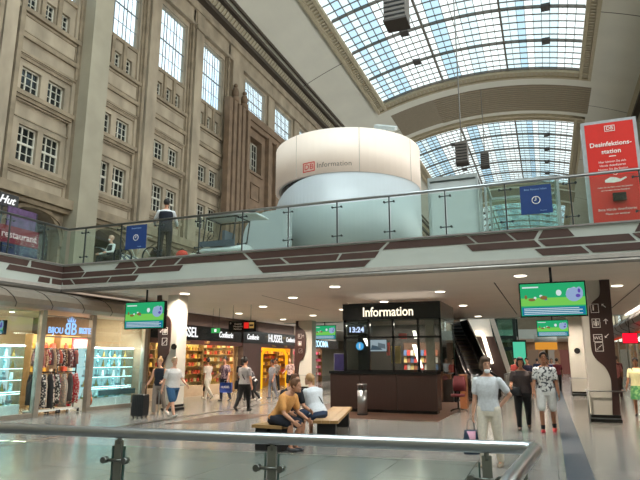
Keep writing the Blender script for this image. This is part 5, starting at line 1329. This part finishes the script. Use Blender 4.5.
# ---------------- scarf racks in the entrance
def rackstand(x, y0, y1, label, ztop, zlow=None):
    t = thing('clothes_rack', label, 'clothes rack', (x, (y0+y1)/2, 0)); m = MB()
    for y in (y0, y1): m.tube([(x, y, .1), (x, y, ztop)], .02, 8); m.tube([(x-.25, y, .1), (x+.25, y, .1)], .02, 8)
    m.build('upright', BLACK, t); MB().tube([(x, y0, ztop), (x, y1, ztop)], .016, 8).build('rail', BLACK, t)
    if zlow: MB().tube([(x, y0, zlow), (x, y1, zlow)], .02, 8).build('rail', BLACK, t)
    box('base_tray', WHITE, t, x-.22, x+.22, y0-.05, y1+.05, .1, .14)
    for y in (y0, y1):
        for s in (-.22, .22): MB().ell((x+s, y, .05), .04, .04, .045, 8, 6).build('castor', BLACK, t)
rackstand(-14.3, 13.05, 13.85, 'left clothes rack full of scarves in the shop entrance', 1.95, 1.24)
rackstand(-14.3, 13.95, 14.72, 'right clothes rack full of scarves in the shop entrance', 1.95, 1.24)
def scarf(x, y, z, L, col, w=.05, th=.16):
    b = MB(); secs = []
    ph = random.random()*6
    for i in range(7):
        t = i/6; secs.append(((x+.01*math.sin(ph+t*5), y+.012*math.sin(ph*2+t*4), z-L*t), (1, 0, 0), (0, 1, 0), th*(.45+.55*min(1, t*3)), w*(.5+.5*min(1, t*2)+.1*math.sin(ph+9*t))))
    b.loft(secs, 10); b.tube([(x, y, z), (x, y, z+.05)], .008, 5)
    return b
sc = ['#1d1b1c', '#8c7a64', '#b9a68c', '#3c3a3a', '#7a6a5c', '#cdbfa8', '#23201f', '#a08c78', '#d9c8b4', '#b96a7a', '#3a3630', '#c9a490', '#c83a6a', '#8a8478', '#e0d2c0', '#b0604c', '#44403c', '#c01c2e', '#a81828', '#b8242c']
def cloth(i, c):
    c2 = ['#e0d6c8', '#2a2626', '#c9a98c', '#d8d0c4', '#8a3a40'][i % 5]
    return fabric('scarf_%s_%d' % (c[1:], i % 5), c, 'soft2' if i % 3 else None, c2, 16+(i*7) % 15)
for i in range(26):
    y = 13.05+i*.065; c = sc[i*len(sc)//26]
    o = scarf(-14.3+.05*((i*3) % 4-1.5), y, 1.18, .8+.22*random.random(), c, .04+.02*random.random(), .13+.06*random.random()).build('scarf', cloth(i, c))
    tag(o, ['patterned scarf hanging on the lower rail of the entrance racks', 'red scarf at the right end of the lower rail'][i > 22], 'scarf', ['scarves on the lower rail', 'red scarves at the right of the lower rail'][i > 22])
sc2 = ['#8a5a54', '#4c3836', '#aa6a5c', '#c8a878', '#b04a44', '#6a4c4a', '#b89a7c', '#7c5c54', '#c0604c', '#4a3432', '#9c7c5c', '#60403c']
for i in range(15):
    y = 13.08+i*.112; c = sc2[i % 12]
    tag(scarf(-14.3, y, 1.92, .4+.2*random.random(), c, .055, .15).build('scarf', cloth(i+1, c)), 'patterned scarf on the upper rail of the entrance racks', 'scarf', 'scarves on the upper rail')
for i, (y, z) in enumerate(((14.95, .75), (15.05, .5), (15.1, .3))):
    tag(MB().loft([((-13.98, y, z+.2), (1, 0, 0), (0, 1, 0), .05, .04), ((-13.98, y, z), (1, 0, 0), (0, 1, 0), .08, .09), ((-13.98, y, z-.12), (1, 0, 0), (0, 1, 0), .05, .07)], 10).build('handbag', fabric('cloth_orange', '#c05a2c')), 'small orange-red bag hanging behind the window post, %s of three' % ('topmost', 'middle', 'lowest')[i], 'bag')
tf = thing('picture_frame', 'red framed poster behind the second shop post', 'poster', (-15.0, 15.0, 1.7)); box('frame', mat('frame_red', '#b83a30', .5), tf, -15.05, -15.0, 15.2, 15.9, 1.75, 2.35); box('stand', BLACK, tf, -15.04, -15.01, 15.5, 15.6, 0.0, 1.75); box('picture', mat('picture_pale', '#d9c8b4', .5), tf, -14.998, -14.99, 15.27, 15.83, 1.82, 2.28)
# upward fill added on the jewellery canopy to brighten the low ceiling
area('cove_fill', (-14.2, 10.8, 3.665), (0, R(180), 0), .3, 13, 8, (1, .9, .78), parent=sf)
# ---------------- sweet shops
HX = -15.0
sign_w = emis('sign_white', '#ffffff', 1.1)
def sweet(y0, y1, yt, big, small1, lab, ybig, ysm, sxb=.7):
    t = thing('storefront', lab, 'shop front', (HX, (y0+y1)/2, 0))
    box('fascia', BLACK, t, HX-.2, HX, y0, y1, 2.5, 3.15)
    box('bulkhead', mat('bulkhead_brown', '#4a372d', .7), t, HX-.4, HX-.2, y0, y1, 3.15, 3.72); box('lower_band', mat('band_red_brown', '#46201a', .5), t, HX-.15, HX+.0, y0, y1, 2.3, 2.5)
    text('lettering', big, .62, sign_w, t, (HX+.02, ybig, 2.82), (0, 1, 0), (0, 0, 1), bold=.006, sx=sxb)
    for y_ in ysm: text('lettering', small1, .4, sign_w, t, (HX+.02, y_, 2.82), (0, 1, 0), (0, 0, 1), bold=.003, shear=.25, sx=.8)
    text('lettering', 'Pralinen', .15, mat('gold_letter', '#b89a5a', .4), t, (HX+.02, (y0+y1)/2-.8, 2.4), (0, 1, 0), (0, 0, 1)); text('lettering', 'Trüffel', .15, mat('gold_letter', '#b89a5a', .4), t, (HX+.02, (y0+y1)/2+.8, 2.4), (0, 1, 0), (0, 0, 1))
    return t
t = sweet(18.4, 26.9, 0, 'HUSSEL', 'Confiserie', 'first sweet shop front with black fascia and white lettering, left of the brown pier', 21.75, (25.2,), .9)
t2 = sweet(29.0, 34.0, 0, 'HUSSEL', 'Confiserie', 'second sweet shop front glowing golden, right of the brown pier', 30.9, (33.0,), .95)
for (a, b) in ((18.5, 21.0), (21.05, 23.6), (23.65, 25.4)): MB().box(HX-.06, HX-.048, a, b, .5, 2.3).build('glass_panel', GLR, t)
MB().box(HX-.1, HX, 18.4, 25.5, 0.004, .48).build('plinth', mat('plinth_beige', '#b09a80', .5), t)
pr2 = thing('shop_pier', 'dark brown pier between the two sweet shops', 'pier', (HX, 27.95, 0)); box('cladding', mat('pier_brown', '#3a2723', .5), pr2, HX-.25, HX+.05, 26.92, 28.98, 0.004, 3.2); box('fascia', BLACK, pr2, HX-.2, HX+.06, 26.92, 28.98, 2.5, 3.15); box('upper_panel', mat('bulkhead_brown', '#4a372d', .7), pr2, HX-.4, HX-.2, 26.92, 28.98, 3.2, 3.72)
text('lettering', 'Confiserie', .4, sign_w, pr2, (-14.93, 27.95, 2.82), (0, 1, 0), (0, 0, 1), bold=.003, shear=.25, sx=.8)
box('side_wall', mat('shop_wall_yellow', '#c9b28a', .8), pr2, HX-3, HX-.25, 26.9, 27.1, 0.004, 3.0)
swall('wall_shop_side', -19.6, HX-.3, 18.2, 18.35, 0.0, 3.7, m=mat('shop_wall_yellow', '#c9b28a', .8))
struct(MB().box(-19.6, HX-.42, 18.4, 42, 3.05, 3.09).build('ceiling_shop', mat('shop_ceiling', '#d8c8ac', .8)))
swall('wall_shop_middle', -19.6, HX-.3, 34.05, 34.2, 0.0, 3.7)
goods_wall(-17.6, 18.6, 26.8, [.5, .9, 1.3, 1.7, 2.1], ['#b98a4a', '#c94a3a', '#e0cfa4', '#8a5a34', '#d9a84a', '#7a3028'], 'long lit wall shelf full of sweets in the first sweet shop', 'small box or jar of sweets on the wall shelf in the first sweet shop', 'sweets in the first sweet shop', w=.27, name='sweet_box', back='#d9b878')
goods_row(26.84, -17.2, -15.32, [.5, .85, 1.2, 1.55, 1.9, 2.25], ['#c98a4a', '#b8402c', '#ead9ac', '#8a5a34', '#e0b050', '#5a3020', '#d8c8a8'], 'shelf on the end wall of the first sweet shop, right part', 'small sweet box or jar on the end wall shelf of the first sweet shop', 'sweets on the end wall of the first sweet shop', name='sweet_box', back='#dcc084')
goods_row(33.98, -16.2, -15.32, [.5, .85, 1.2, 1.55, 1.9], ['#d9982c', '#8a4a20', '#e8c060', '#a03a24', '#5a3018'], 'shelf on the end wall of the second sweet shop', 'golden packet on the end wall shelf of the second sweet shop', 'sweets on the end wall of the second sweet shop', name='sweet_box', back='#d8952c')
goods_wall(-16.6, 29.4, 33.8, [.5, .9, 1.3, 1.7, 2.0], ['#d9982c', '#8a4a20', '#e8c060', '#a03a24', '#5a3018'], 'golden lit wall shelf of the second sweet shop', 'golden or brown packet on the wall shelf in the second sweet shop', 'sweets in the second sweet shop', w=.24, name='sweet_box', back='#d8952c')
for (x, y, p_, c_) in ((-16.2, 20.5, 180, (1, .8, .52)), (-16.2, 23.5, 200, (1, .8, .52)), (-16.2, 25.8, 120, (1, .8, .52))): shoplamp(x, y, 3.0, p_, 'round lamp in the ceiling of the first sweet shop', col=c_)
for (x, y, p_) in ((-15.7, 30.3, 110), (-15.7, 32.5, 110)): shoplamp(x, y, 3.0, p_, 'round lamp in the ceiling of the second sweet shop', col=(1, .68, .3))
ar = thing('golden_arch', 'yellow arch framing the window of the second sweet shop', 'arch', (-15.3, 31.4, 0))
MB().tube([(-15.3, 29.7, 0.01), (-15.3, 29.75, 1.9), (-15.3, 30.1, 2.2), (-15.3, 32.7, 2.2), (-15.3, 33.1, 1.9), (-15.3, 33.15, 0.01)], .09, 8).build('arch_tube', emis('arch_yellow', '#f0b020', 1.3), ar)
# third shop
for tt, y_, l_ in ((t, 22.6, 8), (t2, 31.5, 5)): area('cove_fill', (HX-.08, y_, 3.18), (0, R(150), 0), .15, l_, 10, (1, .92, .86), parent=tt)
t3 = thing('storefront', 'distant pink lit shop front with blue-white sign left of the kiosk', 'shop front', (-15, 38, 0))
box('fascia', BLACK, t3, -15.2, -15, 34.3, 41.9, 2.4, 3.0); text('lettering', 'ZOOMA', .62, emis('sign_cyan', '#bfeaff', 1.8), t3, (-14.98, 38.3, 2.7), (0, 1, 0), (0, 0, 1), bold=.005, sx=1.15)
box('bulkhead', CEILL, t3, -15.4, -15.2, 34.3, 41.9, 3.0, 3.72)
goods_wall(-16.6, 34.5, 41.8, [.5, 1.0, 1.5, 2.0], ['#d8587a', '#e8d4cc', '#c03a4a', '#e0a0a8'], 'pink wall shelf of the distant third shop', 'pink or white item on the wall shelf of the distant third shop', 'goods in the third shop', w=.35, name='box', back='#e0b8a8')
shoplamp(-15.9, 36, 3.0, 140, 'round lamp in the ceiling of the third shop', col=(1, .8, .72)); shoplamp(-15.9, 39.5, 3.0, 140, 'round lamp in the ceiling of the third shop', col=(1, .8, .72))
# hanging direction sign and exit sign
hs = thing('direction_sign', 'black hanging direction sign with red and yellow fields in front of the sweet shops', 'sign', (-11.15, 20, 2.72)); box('sign_box', BLACK, hs, -11.78, -10.58, 19.97, 20.03, 2.68, 3.12)
for i in range(3): text('lettering', ('Ausgang', 'Westseite', 'Parkhaus')[i], .1, PW, hs, (-11.35, 19.96, 3.0-.1*i), (1, 0, 0), (0, 0, 1), ext=.003)
box('red_field', emis('sign_red', '#e02c24', 1), hs, -11.08, -10.87, 19.955, 19.968, 2.82, 3.05); box('yellow_field', emis('sign_yellow', '#c9a05a', .6), hs, -10.84, -10.64, 19.955, 19.968, 2.82, 3.05)
box('black_bar', BLACK, hs, -10.82, -10.66, 19.945, 19.955, 2.9, 2.97); text('plus_symbol', '+', .16, PW, hs, (-11.68, 19.96, 3.02), (1, 0, 0), (0, 0, 1), ext=.003)
MB().tube([(-11.6, 20, 3.12), (-11.6, 20, 3.75)], .012, 6).tube([(-10.8, 20, 3.12), (-10.8, 20, 3.75)], .012, 6).build('hanger', STEELD, hs)
ex = thing('exit_sign', 'small green and white emergency exit sign hanging before the first sweet shop', 'sign', (-12.95, 21, 2.7)); box('sign_box', emis('exit_green', '#3fae5a', .9), ex, -13.2, -12.8, 20.98, 21.02, 2.72, 2.92); box('white_field', emis('sign_white', '#ffffff', 1.6), ex, -13.05, -12.95, 20.97, 20.98, 2.76, 2.88)
MB().tube([(-13.15, 21, 2.92), (-13.15, 21, 3.75)], .01, 6).tube([(-12.85, 21, 2.92), (-12.85, 21, 3.75)], .01, 6).build('hanger', STEELD, ex)
# ================================================================= RIGHT SIDE SHOPS
rs_ = thing('storefront', 'right hand shop row with curved grey canopy and glass front', 'shop front', (4.1, 34, 0))
prf = [(4.3, 3.0), (3.9, 3.05), (3.6, 3.2), (3.52, 3.4), (3.7, 3.6), (4.3, 3.72)]
MB().prism(prf, 'Y', 18, 60).build('canopy', mat('canopy_grey', '#8c8a86', .4, .3), rs_)
for k in range(16): MB().tube([(p[0]-.01, 19+2.4*k, p[1]) for p in prf[1:5]], .02, 5).build('canopy_seam', DARKM, rs_)
box('red_light_band', emis('band_red_glow', '#d0452c', .7), rs_, 4.0, 4.06, 24, 45, 2.85, 2.95)
for k in range(8): box('post', PM, rs_, 4.0, 4.1, 20+4*k, 20.1+4*k, 0.004, 3.0)
for k in range(7): box('glass_panel', GLR, rs_, 4.04, 4.05, 20.12+4*k, 23.98+4*k, .1, 2.95)
swall('wall_right_shops', 6.0, 6.2, 16, 62, 0.0, 3.7, m=mat('shop_wall_brown', '#8a6a52', .8))
goods_wall2 = thing('wall_shelf', 'right hand shop shelf with colourful goods', 'shelf', (5.8, 34, 0))
for z in (.5, .95, 1.4, 1.85, 2.3): box('shelf_board', mat('shelf_wood', '#8a6a44', .6), goods_wall2, 5.6, 6.0, 22, 50, z-.02, z)
cols = ['#c83a34', '#d9b24a', '#3a6a9a', '#c9c2b8', '#7a3a5a', '#2c2422', '#d87a3a', '#5a8a5a']
gm = []
for c in cols:
    b = MB(); b.prism([(-.16, 0), (.16, 0), (.16, .28), (0, .34), (-.16, .28)], 'X', -.1, .1); me = bpy.data.meshes.new('packet'); me.from_pydata([tuple(q) for q in b.v], [], b.f); me.materials.append(mat('goods_'+c[1:], c, .5)); gm.append(me)
for z in (.5, .95, 1.4, 1.85, 2.3):
    for k in range(26):
        o = bpy.data.objects.new('packet', random.choice(gm)); COL.objects.link(o); o.location = (5.8, 26.3+k*.9, z+.001); tag(o, 'coloured packet on the long shelf of the right hand shop', 'goods', 'packets in the right hand shop')
for k in range(5): shoplamp(5.0, 23+7*k, 3.2, 120, 'round lamp in the ceiling of the right hand shops', col=(1, .82, .66))
struct(MB().box(4.35, 6.0, 18, 60, 3.2, 3.24).build('ceiling_shop', mat('shop_ceiling', '#d8c8ac', .8)))
area('cove_fill', (3.6, 34, 3.66), (0, R(215), 0), .15, 30, 110, (1, .92, .86), parent=rs_)  # fill added along the right canopy, lifts the low ceiling
rd = thing('screen', 'bright red screen hanging in front of the right hand shop', 'screen', (3.5, 30, 2.35)); box('casing', BLACK, rd, 3.2, 3.86, 30.01, 30.06, 2.34, 2.84); box('display', emis('red_screen', '#f0142c', 1.8), rd, 3.23, 3.83, 30.0, 30.01, 2.37, 2.81); MB().tube([(3.53, 30.03, 2.84), (3.53, 30.03, 3.5)], .02, 6).build('pole', STEELD, rd)
# ================================================================= FAR SECOND OPENING
lt_ = thing('glass_lift_tower', 'greenish glass lift tower with dark steel frame far behind', 'lift', (-3.2, 40, 0))
m = MB()
for x in (-4.6, -3.2, -1.9):
    for y in (38, 41): m.box(x-.09, x+.09, y-.09, y+.09, 0.004, 9)
for z in (2.3, 3.0, 4.4, 6, 8.9): m.box(-4.6, -1.9, 37.95, 38.05, z-.1, z+.1).box(-4.6, -1.9, 40.95, 41.05, z-.1, z+.1).box(-1.95, -1.85, 38, 41, z-.1, z+.1)
m.build('frame', mat('lift_frame', '#26322f', .4, .5), lt_)
box('glass_wall', glass('lift_glass', (.45, .75, .66), .2), lt_, -4.5, -2.0, 38.1, 38.12, .1, 8.8); box('glass_wall', glass('lift_glass', (.45, .75, .66), .2), lt_, -1.92, -1.9, 38.1, 40.9, .1, 8.8)
box('lift_car', mat('car_green', '#4f8a7c', .4), lt_, -4.2, -2.9, 38.5, 40.5, 4.6, 6.9)
g_ = thing('advert_screen', 'upright mint green lit advert stand far behind the walking couple', 'screen', (-1.6, 36, 0)); box('casing', BLACK, g_, -2.0, -1.2, 36.02, 36.12, 0.004, 2.75); box('display', emis('mint_screen', '#5ad0a8', .9), g_, -1.94, -1.26, 36.0, 36.02, .9, 2.65)
ko = thing('orange_lamp_kiosk', 'distant food stand with white top and orange glowing shade', 'stand', (-.15, 45, 0))
MB().loft([((-.15, 45, 2.35), (1, 0, 0), (0, 1, 0), .75, .75), ((-.15, 45, 2.85), (1, 0, 0), (0, 1, 0), .75, .75)], 20).build('orange_shade', emis('orange_shade', '#e0983a', .9), ko)
MB().loft([((-.15, 45, 2.86), (1, 0, 0), (0, 1, 0), .8, .8), ((-.15, 45, 3.4), (1, 0, 0), (0, 1, 0), .72, .72)], 20).build('white_top', mat('top_white', '#c9c9c2', .6), ko)
MB().cyl((-.15, 45), .12, 1.0, 2.35, 10).build('pole', STEELD, ko); MB().cyl((-.15, 45), .6, 0.004, 1.0, 20).build('counter', mat('counter_red', '#7a3a34', .5), ko)
for (x0, x1, y0, lab) in ((-2.4, 1.4, 35.5, 'glass barrier with steel rail across the second opening'),):
    b_ = thing('glass_barrier', lab, 'railing', ((x0+x1)/2, y0, 0))
b_x = b_
MB().tube([(-4.6, 35.5, 1.05), (-2.3, 35.5, 1.05)], .03, 8).build('handrail', STEEL, b_x); MB().box(-4.6, -2.3, 35.49, 35.5, .05, 1.0).build('glass_panel', GLR, b_x)
for x in (-4.6, -3.4, -2.3): MB().box(x-.02, x+.02, 35.48, 35.52, 0.004, 1.04).build('post', CLAMP, b_x)
bb_ = thing('barrier_rail', 'low grey metal barrier behind the woman in white', 'railing', (-1.85, 29, 0))
MB().box(-1.87, -1.83, 26.5, 33, .2, .95).build('panel', mat('barrier_grey', '#8a8a86', .4, .3), bb_); MB().tube([(-1.85, 26.4, 1.0), (-1.85, 33, 1.0)], .03, 8).build('handrail', STEEL, bb_)
for k in range(5): MB().box(-1.88, -1.82, 26.5+1.6*k-.03, 26.5+1.6*k+.03, 0.004, 1.0).build('post', STEEL, bb_)
sp = thing('barrier_post', 'pair of upright steel posts at the escalator foot', 'post', (-2.8, 23.9, 0)); MB().cyl((-2.9, 23.9), .05, .005, 1.05, 12).cyl((-2.7, 23.9), .05, .005, 1.05, 12).build('post', STEEL, sp); MB().box(-2.95, -2.65, 23.85, 23.95, .98, 1.02).build('cap_bar', STEEL, sp)
# far shops closing the passage
swall('wall_far_passage', -15, 6, 75, 75.3, 0.0, 3.75, m=mat('far_wall', '#9a7a60', .8))
for i, (x, c) in enumerate(((-2.4, '#8a7460'), (-.6, '#a89c8c'), (1.2, '#8a5a50'), (2.6, '#a08a60'))):
    tag(MB().box(x, x+1.2, 74.8, 74.98, 0.002, 2.6).box(x-.05, x+1.25, 74.7, 74.8, 2.6, 2.8).build('lit_window', emis('far_'+c[1:], c, .55)), 'tiny lit shop window at the far end of the passage, %s of four' % ('leftmost', 'second', 'third', 'rightmost')[i], 'shop window')
for k in range(6):
    l = thing('ceiling_lamp', 'long white lamp under the far bridge, %s' % ('nearest', 'second nearest', 'third', 'fourth', 'fifth', 'farthest')[k], 'ceiling light', (-.5, 63+2*k, 3.7)); MB().box(-1.2, .2, 62.9+2*k, 63.1+2*k, 3.66, 3.74).build('lamp_panel', emis('lamp_white', '#fff4e4', 6), l)
    area('far_lamp', (-.5, 63+2*k, 3.64), (0, 0, 0), 6, 1, 60, (1, .9, .8), parent=l)
# ================================================================= PEOPLE BELOW
WT = fabric('tee_white', '#d4d6da'); BK_ = fabric('cloth_black', '#141416'); CRM = fabric('trousers_cream', '#e6dccb')
# woman in front
L = (-.94, 9.57, 0)
r, q = person('woman in white t-shirt and cream trousers with chin mask, nearest to the railing', L, 172, 1.645, SKINP, WT, CRM, '#8a7a66', '#5c4636', 'bob',
       legs=((6, 10), (-6, 8)), arms=((2, 6, 8), (-14, 34, 78, 80)), bottoms='trousers', head=(32, 6), heavy=1.0, mask='chin', vox=.0095)
w = hang_at(L, 172, q['hands'][0])
bag('handbag', 'pink and dark blue handbag carried by the woman in white', 'bag', (w.x-.04, w.y-.02, w.z-.17), .24, .14, .36, '#27384e', rz=20, handle=.17, col2='#d9a0b4')
# couple
L = (-.66, 14.8, 0)
r, q = person('person in dark brown t-shirt and black trousers with black shoulder bag', L, 184, 1.66, SKIN2, fabric('tee_brown', '#3a302f'), BK_, '#4a3a30', '#0f0d0c', 'bob',
       legs=((10, 12), (-8, 20)), arms=((20, 12, 55), (12, 10, 25)), heavy=1.12, vox=.0105)
strap(r, q, BLACKM, 1)
w = hang_at(L, 184, (.18, .1, .98)); bag('shoulder_bag', 'black shoulder bag at the hip of the person in the dark brown t-shirt', 'bag', (w.x, w.y-.08, w.z), .3, .12, .2, '#111113', handle=.05)
L = (-.13, 14.5, 0)
r, q = person('young man in white t-shirt with dark floral print, white shorts and red shoes', L, 178, 1.78, SKIN2, fabric('tee_floral', '#d9d6d2', 'soft2', '#4b4a4e', 17), fabric('shorts_white', '#dcd9d4'), '#b0202a', '#1c1410', 'short',
       legs=((9, 14), (-7, 16)), arms=((6, 9, 18), (-4, 8, 14)), bottoms='shorts', socks='#1c1c20', head=(8, 0), vox=.0105)
L = (2.4, 19.8, 0)
r, q = person('woman in pale yellow t-shirt and green skirt at the right edge', L, 165, 1.66, SKIN2, fabric('tee_yellow', '#cfc99a'), fabric('skirt_green', '#3f7a4c', 'soft2', '#7aa86a', 14), '#3a2a20', '#18110e', 'tail',
       legs=((6, 8), (-6, 10)), arms=((4, 12, 14), (15, 12, 35)), bottoms='skirt', heavy=1.1, vox=.013)
strap(r, q, BLACKM, 1)
# seated group on the benches
person('man in orange t-shirt and navy shorts sitting bent forward on the left bench', (-4.72, 9.86, 0), -103, 1.74, SKIN, fabric('tee_orange', '#d99a58'), fabric('shorts_navy', '#1d212e'), '#3a3a3e', '#6a4428', 'short',
       legs=((84, 84), (78, 92)), arms=((48, 8, 45), (44, 8, 52)), bottoms='shorts', lean=34, sit=.455, head=(0, -12), vox=.0095)
person('man in dark t-shirt bowing his head, sitting just behind the man in orange', (-4.95, 10.75, 0), -125, 1.76, SKIN, fabric('tee_dark', '#1f1f24'), BK_, '#222226', '#5a3a24', 'short',
       legs=((80, 82), (76, 88)), arms=((45, 8, 50), (45, 8, 55)), bottoms='shorts', lean=26, sit=.455, head=(0, -15), vox=.0105)
L = (-4.5, 11.3, 0)
r, q = person('woman in white t-shirt with blond hair and black strap sitting with her back to us', L, 62, 1.7, SKINP, WT, fabric('shorts_blue', '#3a4a66'), '#c9c2b8', '#b0875a', 'tail',
       legs=((82, 85), (80, 80)), arms=((40, 10, 50), (45, 14, 70)), bottoms='shorts', lean=22, sit=.455, head=(10, -8), heavy=1.22, vox=.0105)
strap(r, q, BLACKM, -1)
# walking woman seen from behind
L = (-9.3, 16.9, 0)
r, q = person('woman in grey top and wide black trousers walking away in the middle distance', L, -8, 1.68, SKIN, fabric('top_grey', '#8d8a8c'), BK_, '#111111', '#1d1512', 'bun',
       legs=((12, 10), (-12, 22)), arms=((-6, 12, 10), (16, 12, 20)), heavy=1.2, vox=.012)
strap(r, q, BLACKM, -1)
w = hang_at(L, -8, (-.27, 0, .95)); bag('shoulder_bag', 'black bag at the left hip of the woman walking away', 'bag', (w.x, w.y, w.z), .26, .12, .28, '#121214', rz=70, handle=.2)
# couple with suitcase by the left column
person('older person in white t-shirt and blue shorts striding in front of the left column', (-10.25, 14.35, 0), -110, 1.72, SKINP, fabric('tee_pale', '#cfcac6'), fabric('shorts_denim', '#2f5578'), '#d0ccc4', '#a58a6a', 'short',
       legs=((24, 8), (-20, 26)), arms=((-18, 10, 12), (22, 10, 30)), bottoms='shorts', heavy=1.15, vox=.0115)
L = (-11.15, 14.9, 0)
person('blond woman in dark blue top pulling the black suitcase', L, 190, 1.66, SKINP, fabric('top_navy', '#20242f'), fabric('trousers_grey', '#8a8078'), '#8a7a6a', '#b08a5c', 'bun',
       legs=((8, 10), (-10, 20)), arms=((10, 14, 30), (20, 12, 50)), sleeve='none', vox=.0115)
su = thing('suitcase', 'black upright trolley suitcase beside the blond woman', 'suitcase', (-10.9, 13.75, 0))
b = MB(); b.loft([((-10.9, 13.75, .06), (1, 0, 0), (0, 1, 0), .2, .11), ((-10.9, 13.75, .08), (1, 0, 0), (0, 1, 0), .23, .14), ((-10.9, 13.75, .6), (1, 0, 0), (0, 1, 0), .23, .14), ((-10.9, 13.75, .63), (1, 0, 0), (0, 1, 0), .2, .11)], 4) if False else None
b = MB(); b.prism([(-11.1, .08), (-11.08, .06), (-10.72, .06), (-10.7, .08), (-10.7, .62), (-10.73, .65), (-11.07, .65), (-11.1, .62)], 'Y', 13.62, 13.88); b.build('shell', mat('case_black', '#18181a', .5), su)
m = MB()
for i in range(6): m.box(-11.06+.06*i, -11.04+.06*i, 13.61, 13.62, .1, .6)
m.build('rib', mat('case_rib', '#26262a', .4), su)
MB().tube([(-11.0, 13.85, .65), (-11.0, 13.85, .98), (-10.8, 13.85, .98), (-10.8, 13.85, .65)], .011, 6).build('handle', STEELD, su)
for x in (-11.05, -10.75):
    for y in (13.66, 13.84): MB().tube([(x-.012, y, .03), (x+.012, y, .03)], .029, 10).build('wheel', BLACKM, su)
# group in front of the first sweet shop
person('woman all in white walking to the left before the first sweet shop', (-13.3, 21.0, 0), 75, 1.7, SKIN2, fabric('top_offwhite', '#cfc8c0'), fabric('trousers_white', '#d6cfc4'), '#cfc8bc', '#15100e', 'bun', legs=((20, 8), (-20, 24)), arms=((16, 8, 50), (-12, 8, 15)), vox=.014)
L = (-12.3, 20.7, 0)
r, q = person('woman in purple floral blouse holding a blue shopping bag before the first sweet shop', L, 170, 1.72, SKIN, fabric('blouse_floral', '#a08a94', 'soft2', '#5a4458', 14), fabric('trousers_navy', '#23293a'), '#2a2420', '#1a1210', 'bun', legs=((8, 8), (-8, 16)), arms=((14, 12, 40), (8, 12, 20)), heavy=1.12, vox=.014)
w = hang_at(L, 170, q['hands'][1])
bg_ = thing('shopping_bag', 'blue paper shopping bag with white lettering held by the woman in floral blouse', 'bag', (w.x, w.y-.1, w.z-.2)); o_ = Vector((w.x, w.y-.1, w.z-.2))
mobj('bag_body', _m(MB().prism([(-.26, -.24), (.26, -.24), (.25, .14), (-.25, .14)], 'Y', -.06, .06)), mat('bag_blue', '#1c3c8c', .5), bg_); mobj('handle', _m(MB().tube([(-.1, 0, .14), (-.08, 0, .22), (.08, 0, .22), (.1, 0, .14)], .008, 6)), WHITE, bg_)
text('lettering', 'HUSSEL', .12, PW, bg_, tuple(o_+Vector((0, -.064, -.03))), (1, 0, 0), (0, 0, 1), ext=.003)
person('dark haired person in black walking behind the floral blouse', (-12.0, 21.6, 0), 20, 1.68, SKIN2, BK_, BK_, '#111111', '#120e0c', 'long', legs=((10, 8), (-12, 20)), vox=.015)
person('person in black bending forward beside the blue shopping bag', (-11.3, 21.4, 0), 100, 1.5, SKIN2, fabric('top_mixed', '#2c2a30', 'soft2', '#b8b0b0', 8), BK_, '#d0c8c0', '#15100e', 'short', legs=((25, 40), (-5, 35)), arms=((40, 8, 20), (40, 8, 20)), lean=30, vox=.015)
person('small child in white t-shirt at the left before the first sweet shop', (-13.9, 21.8, 0), 140, 1.12, SKIN2, fabric('top_offwhite', '#cfc8c0'), BK_, '#222222', '#15100e', 'short', bottoms='shorts', legs=((8, 8), (-6, 10)), vox=.014)
person('grey blurred person right behind the woman in grey top', (-11.1, 22.6, 0), 150, 1.6, SKIN2, fabric('top_greyblue', '#7a7c84'), fabric('trousers_greyblue', '#70727c'), '#3a3a3a', '#2a2020', 'short', legs=((8, 8), (-8, 14)), vox=.015)
# before the second sweet shop
L = (-13.2, 27.3, 0)
r, q = person('woman in grey top and black trousers with backpack straps before the second sweet shop', L, 180, 1.68, SKIN2, fabric('top_taupe', '#77706c'), BK_, '#cfc8c0', '#1a1412', 'short', legs=((6, 8), (-6, 12)), arms=((10, 10, 45), (10, 10, 45)), vox=.015); strap(r, q, BLACKM, 1)
person('woman in pink and white top with dark shorts before the second sweet shop', (-12.45, 27.4, 0), 180, 1.68, SKINP, fabric('top_pinkish', '#c9b0ac', 'soft2', '#8a6a6a', 10), BK_, '#c8b8a8', '#a87a58', 'long', bottoms='shorts', legs=((8, 8), (-8, 12)), arms=((10, 12, 60), (8, 10, 20)), vox=.015)
# far people behind the couple
far = [(-.95, 27.5, 175, '#2a2c48', 'person in dark blue with white collar just right of the dark cap', 'short', '#2a201c'), (-.1, 31.5, 175, '#3a3a66', 'distant person in violet blue right of the young man', 'short', '#1c1612'), (.35, 33.5, 10, '#7a3038', 'distant person in dark red walking away near the far column', 'short', '#3a2a20'),
       (-1.55, 30, 180, '#a04038', 'distant person in red between the cap and the stair side', 'short', '#2a201c'), (.1, 38, 180, '#b0a8a8', 'tiny far person in pale grey beyond the monitor', 'long', '#4a3a2c'), (-.75, 40, 5, '#30344a', 'tiny far person in navy under the orange shade', 'short', '#2a201c')]
for x, y, f, c, lab, hs_, hc_ in far:
    person(lab, (x, y, 0), f, 1.7, SKIN, fabric('top_'+c[1:], c), fabric('trousers_dark', '#24242c'), '#202020', hc_, hs_, legs=((12, 10), (-12, 18)), vox=.016)
person('blurred person in pink top in the right hand passage behind the column', (2.55, 27.5, 0), 170, 1.7, SKIN2, fabric('top_rose', '#b0706c'), fabric('trousers_brown', '#4a3834'), '#2a2020', '#2a1c16', 'long', legs=((10, 8), (-10, 16)), vox=.016)
person('tall person in dark clothes further along the right hand passage', (3.0, 31.5, 0), 10, 1.8, SKIN2, fabric('top_darkred', '#5a2c2c'), BK_, '#202020', '#2a1c16', 'short', legs=((10, 8), (-10, 16)), vox=.016)
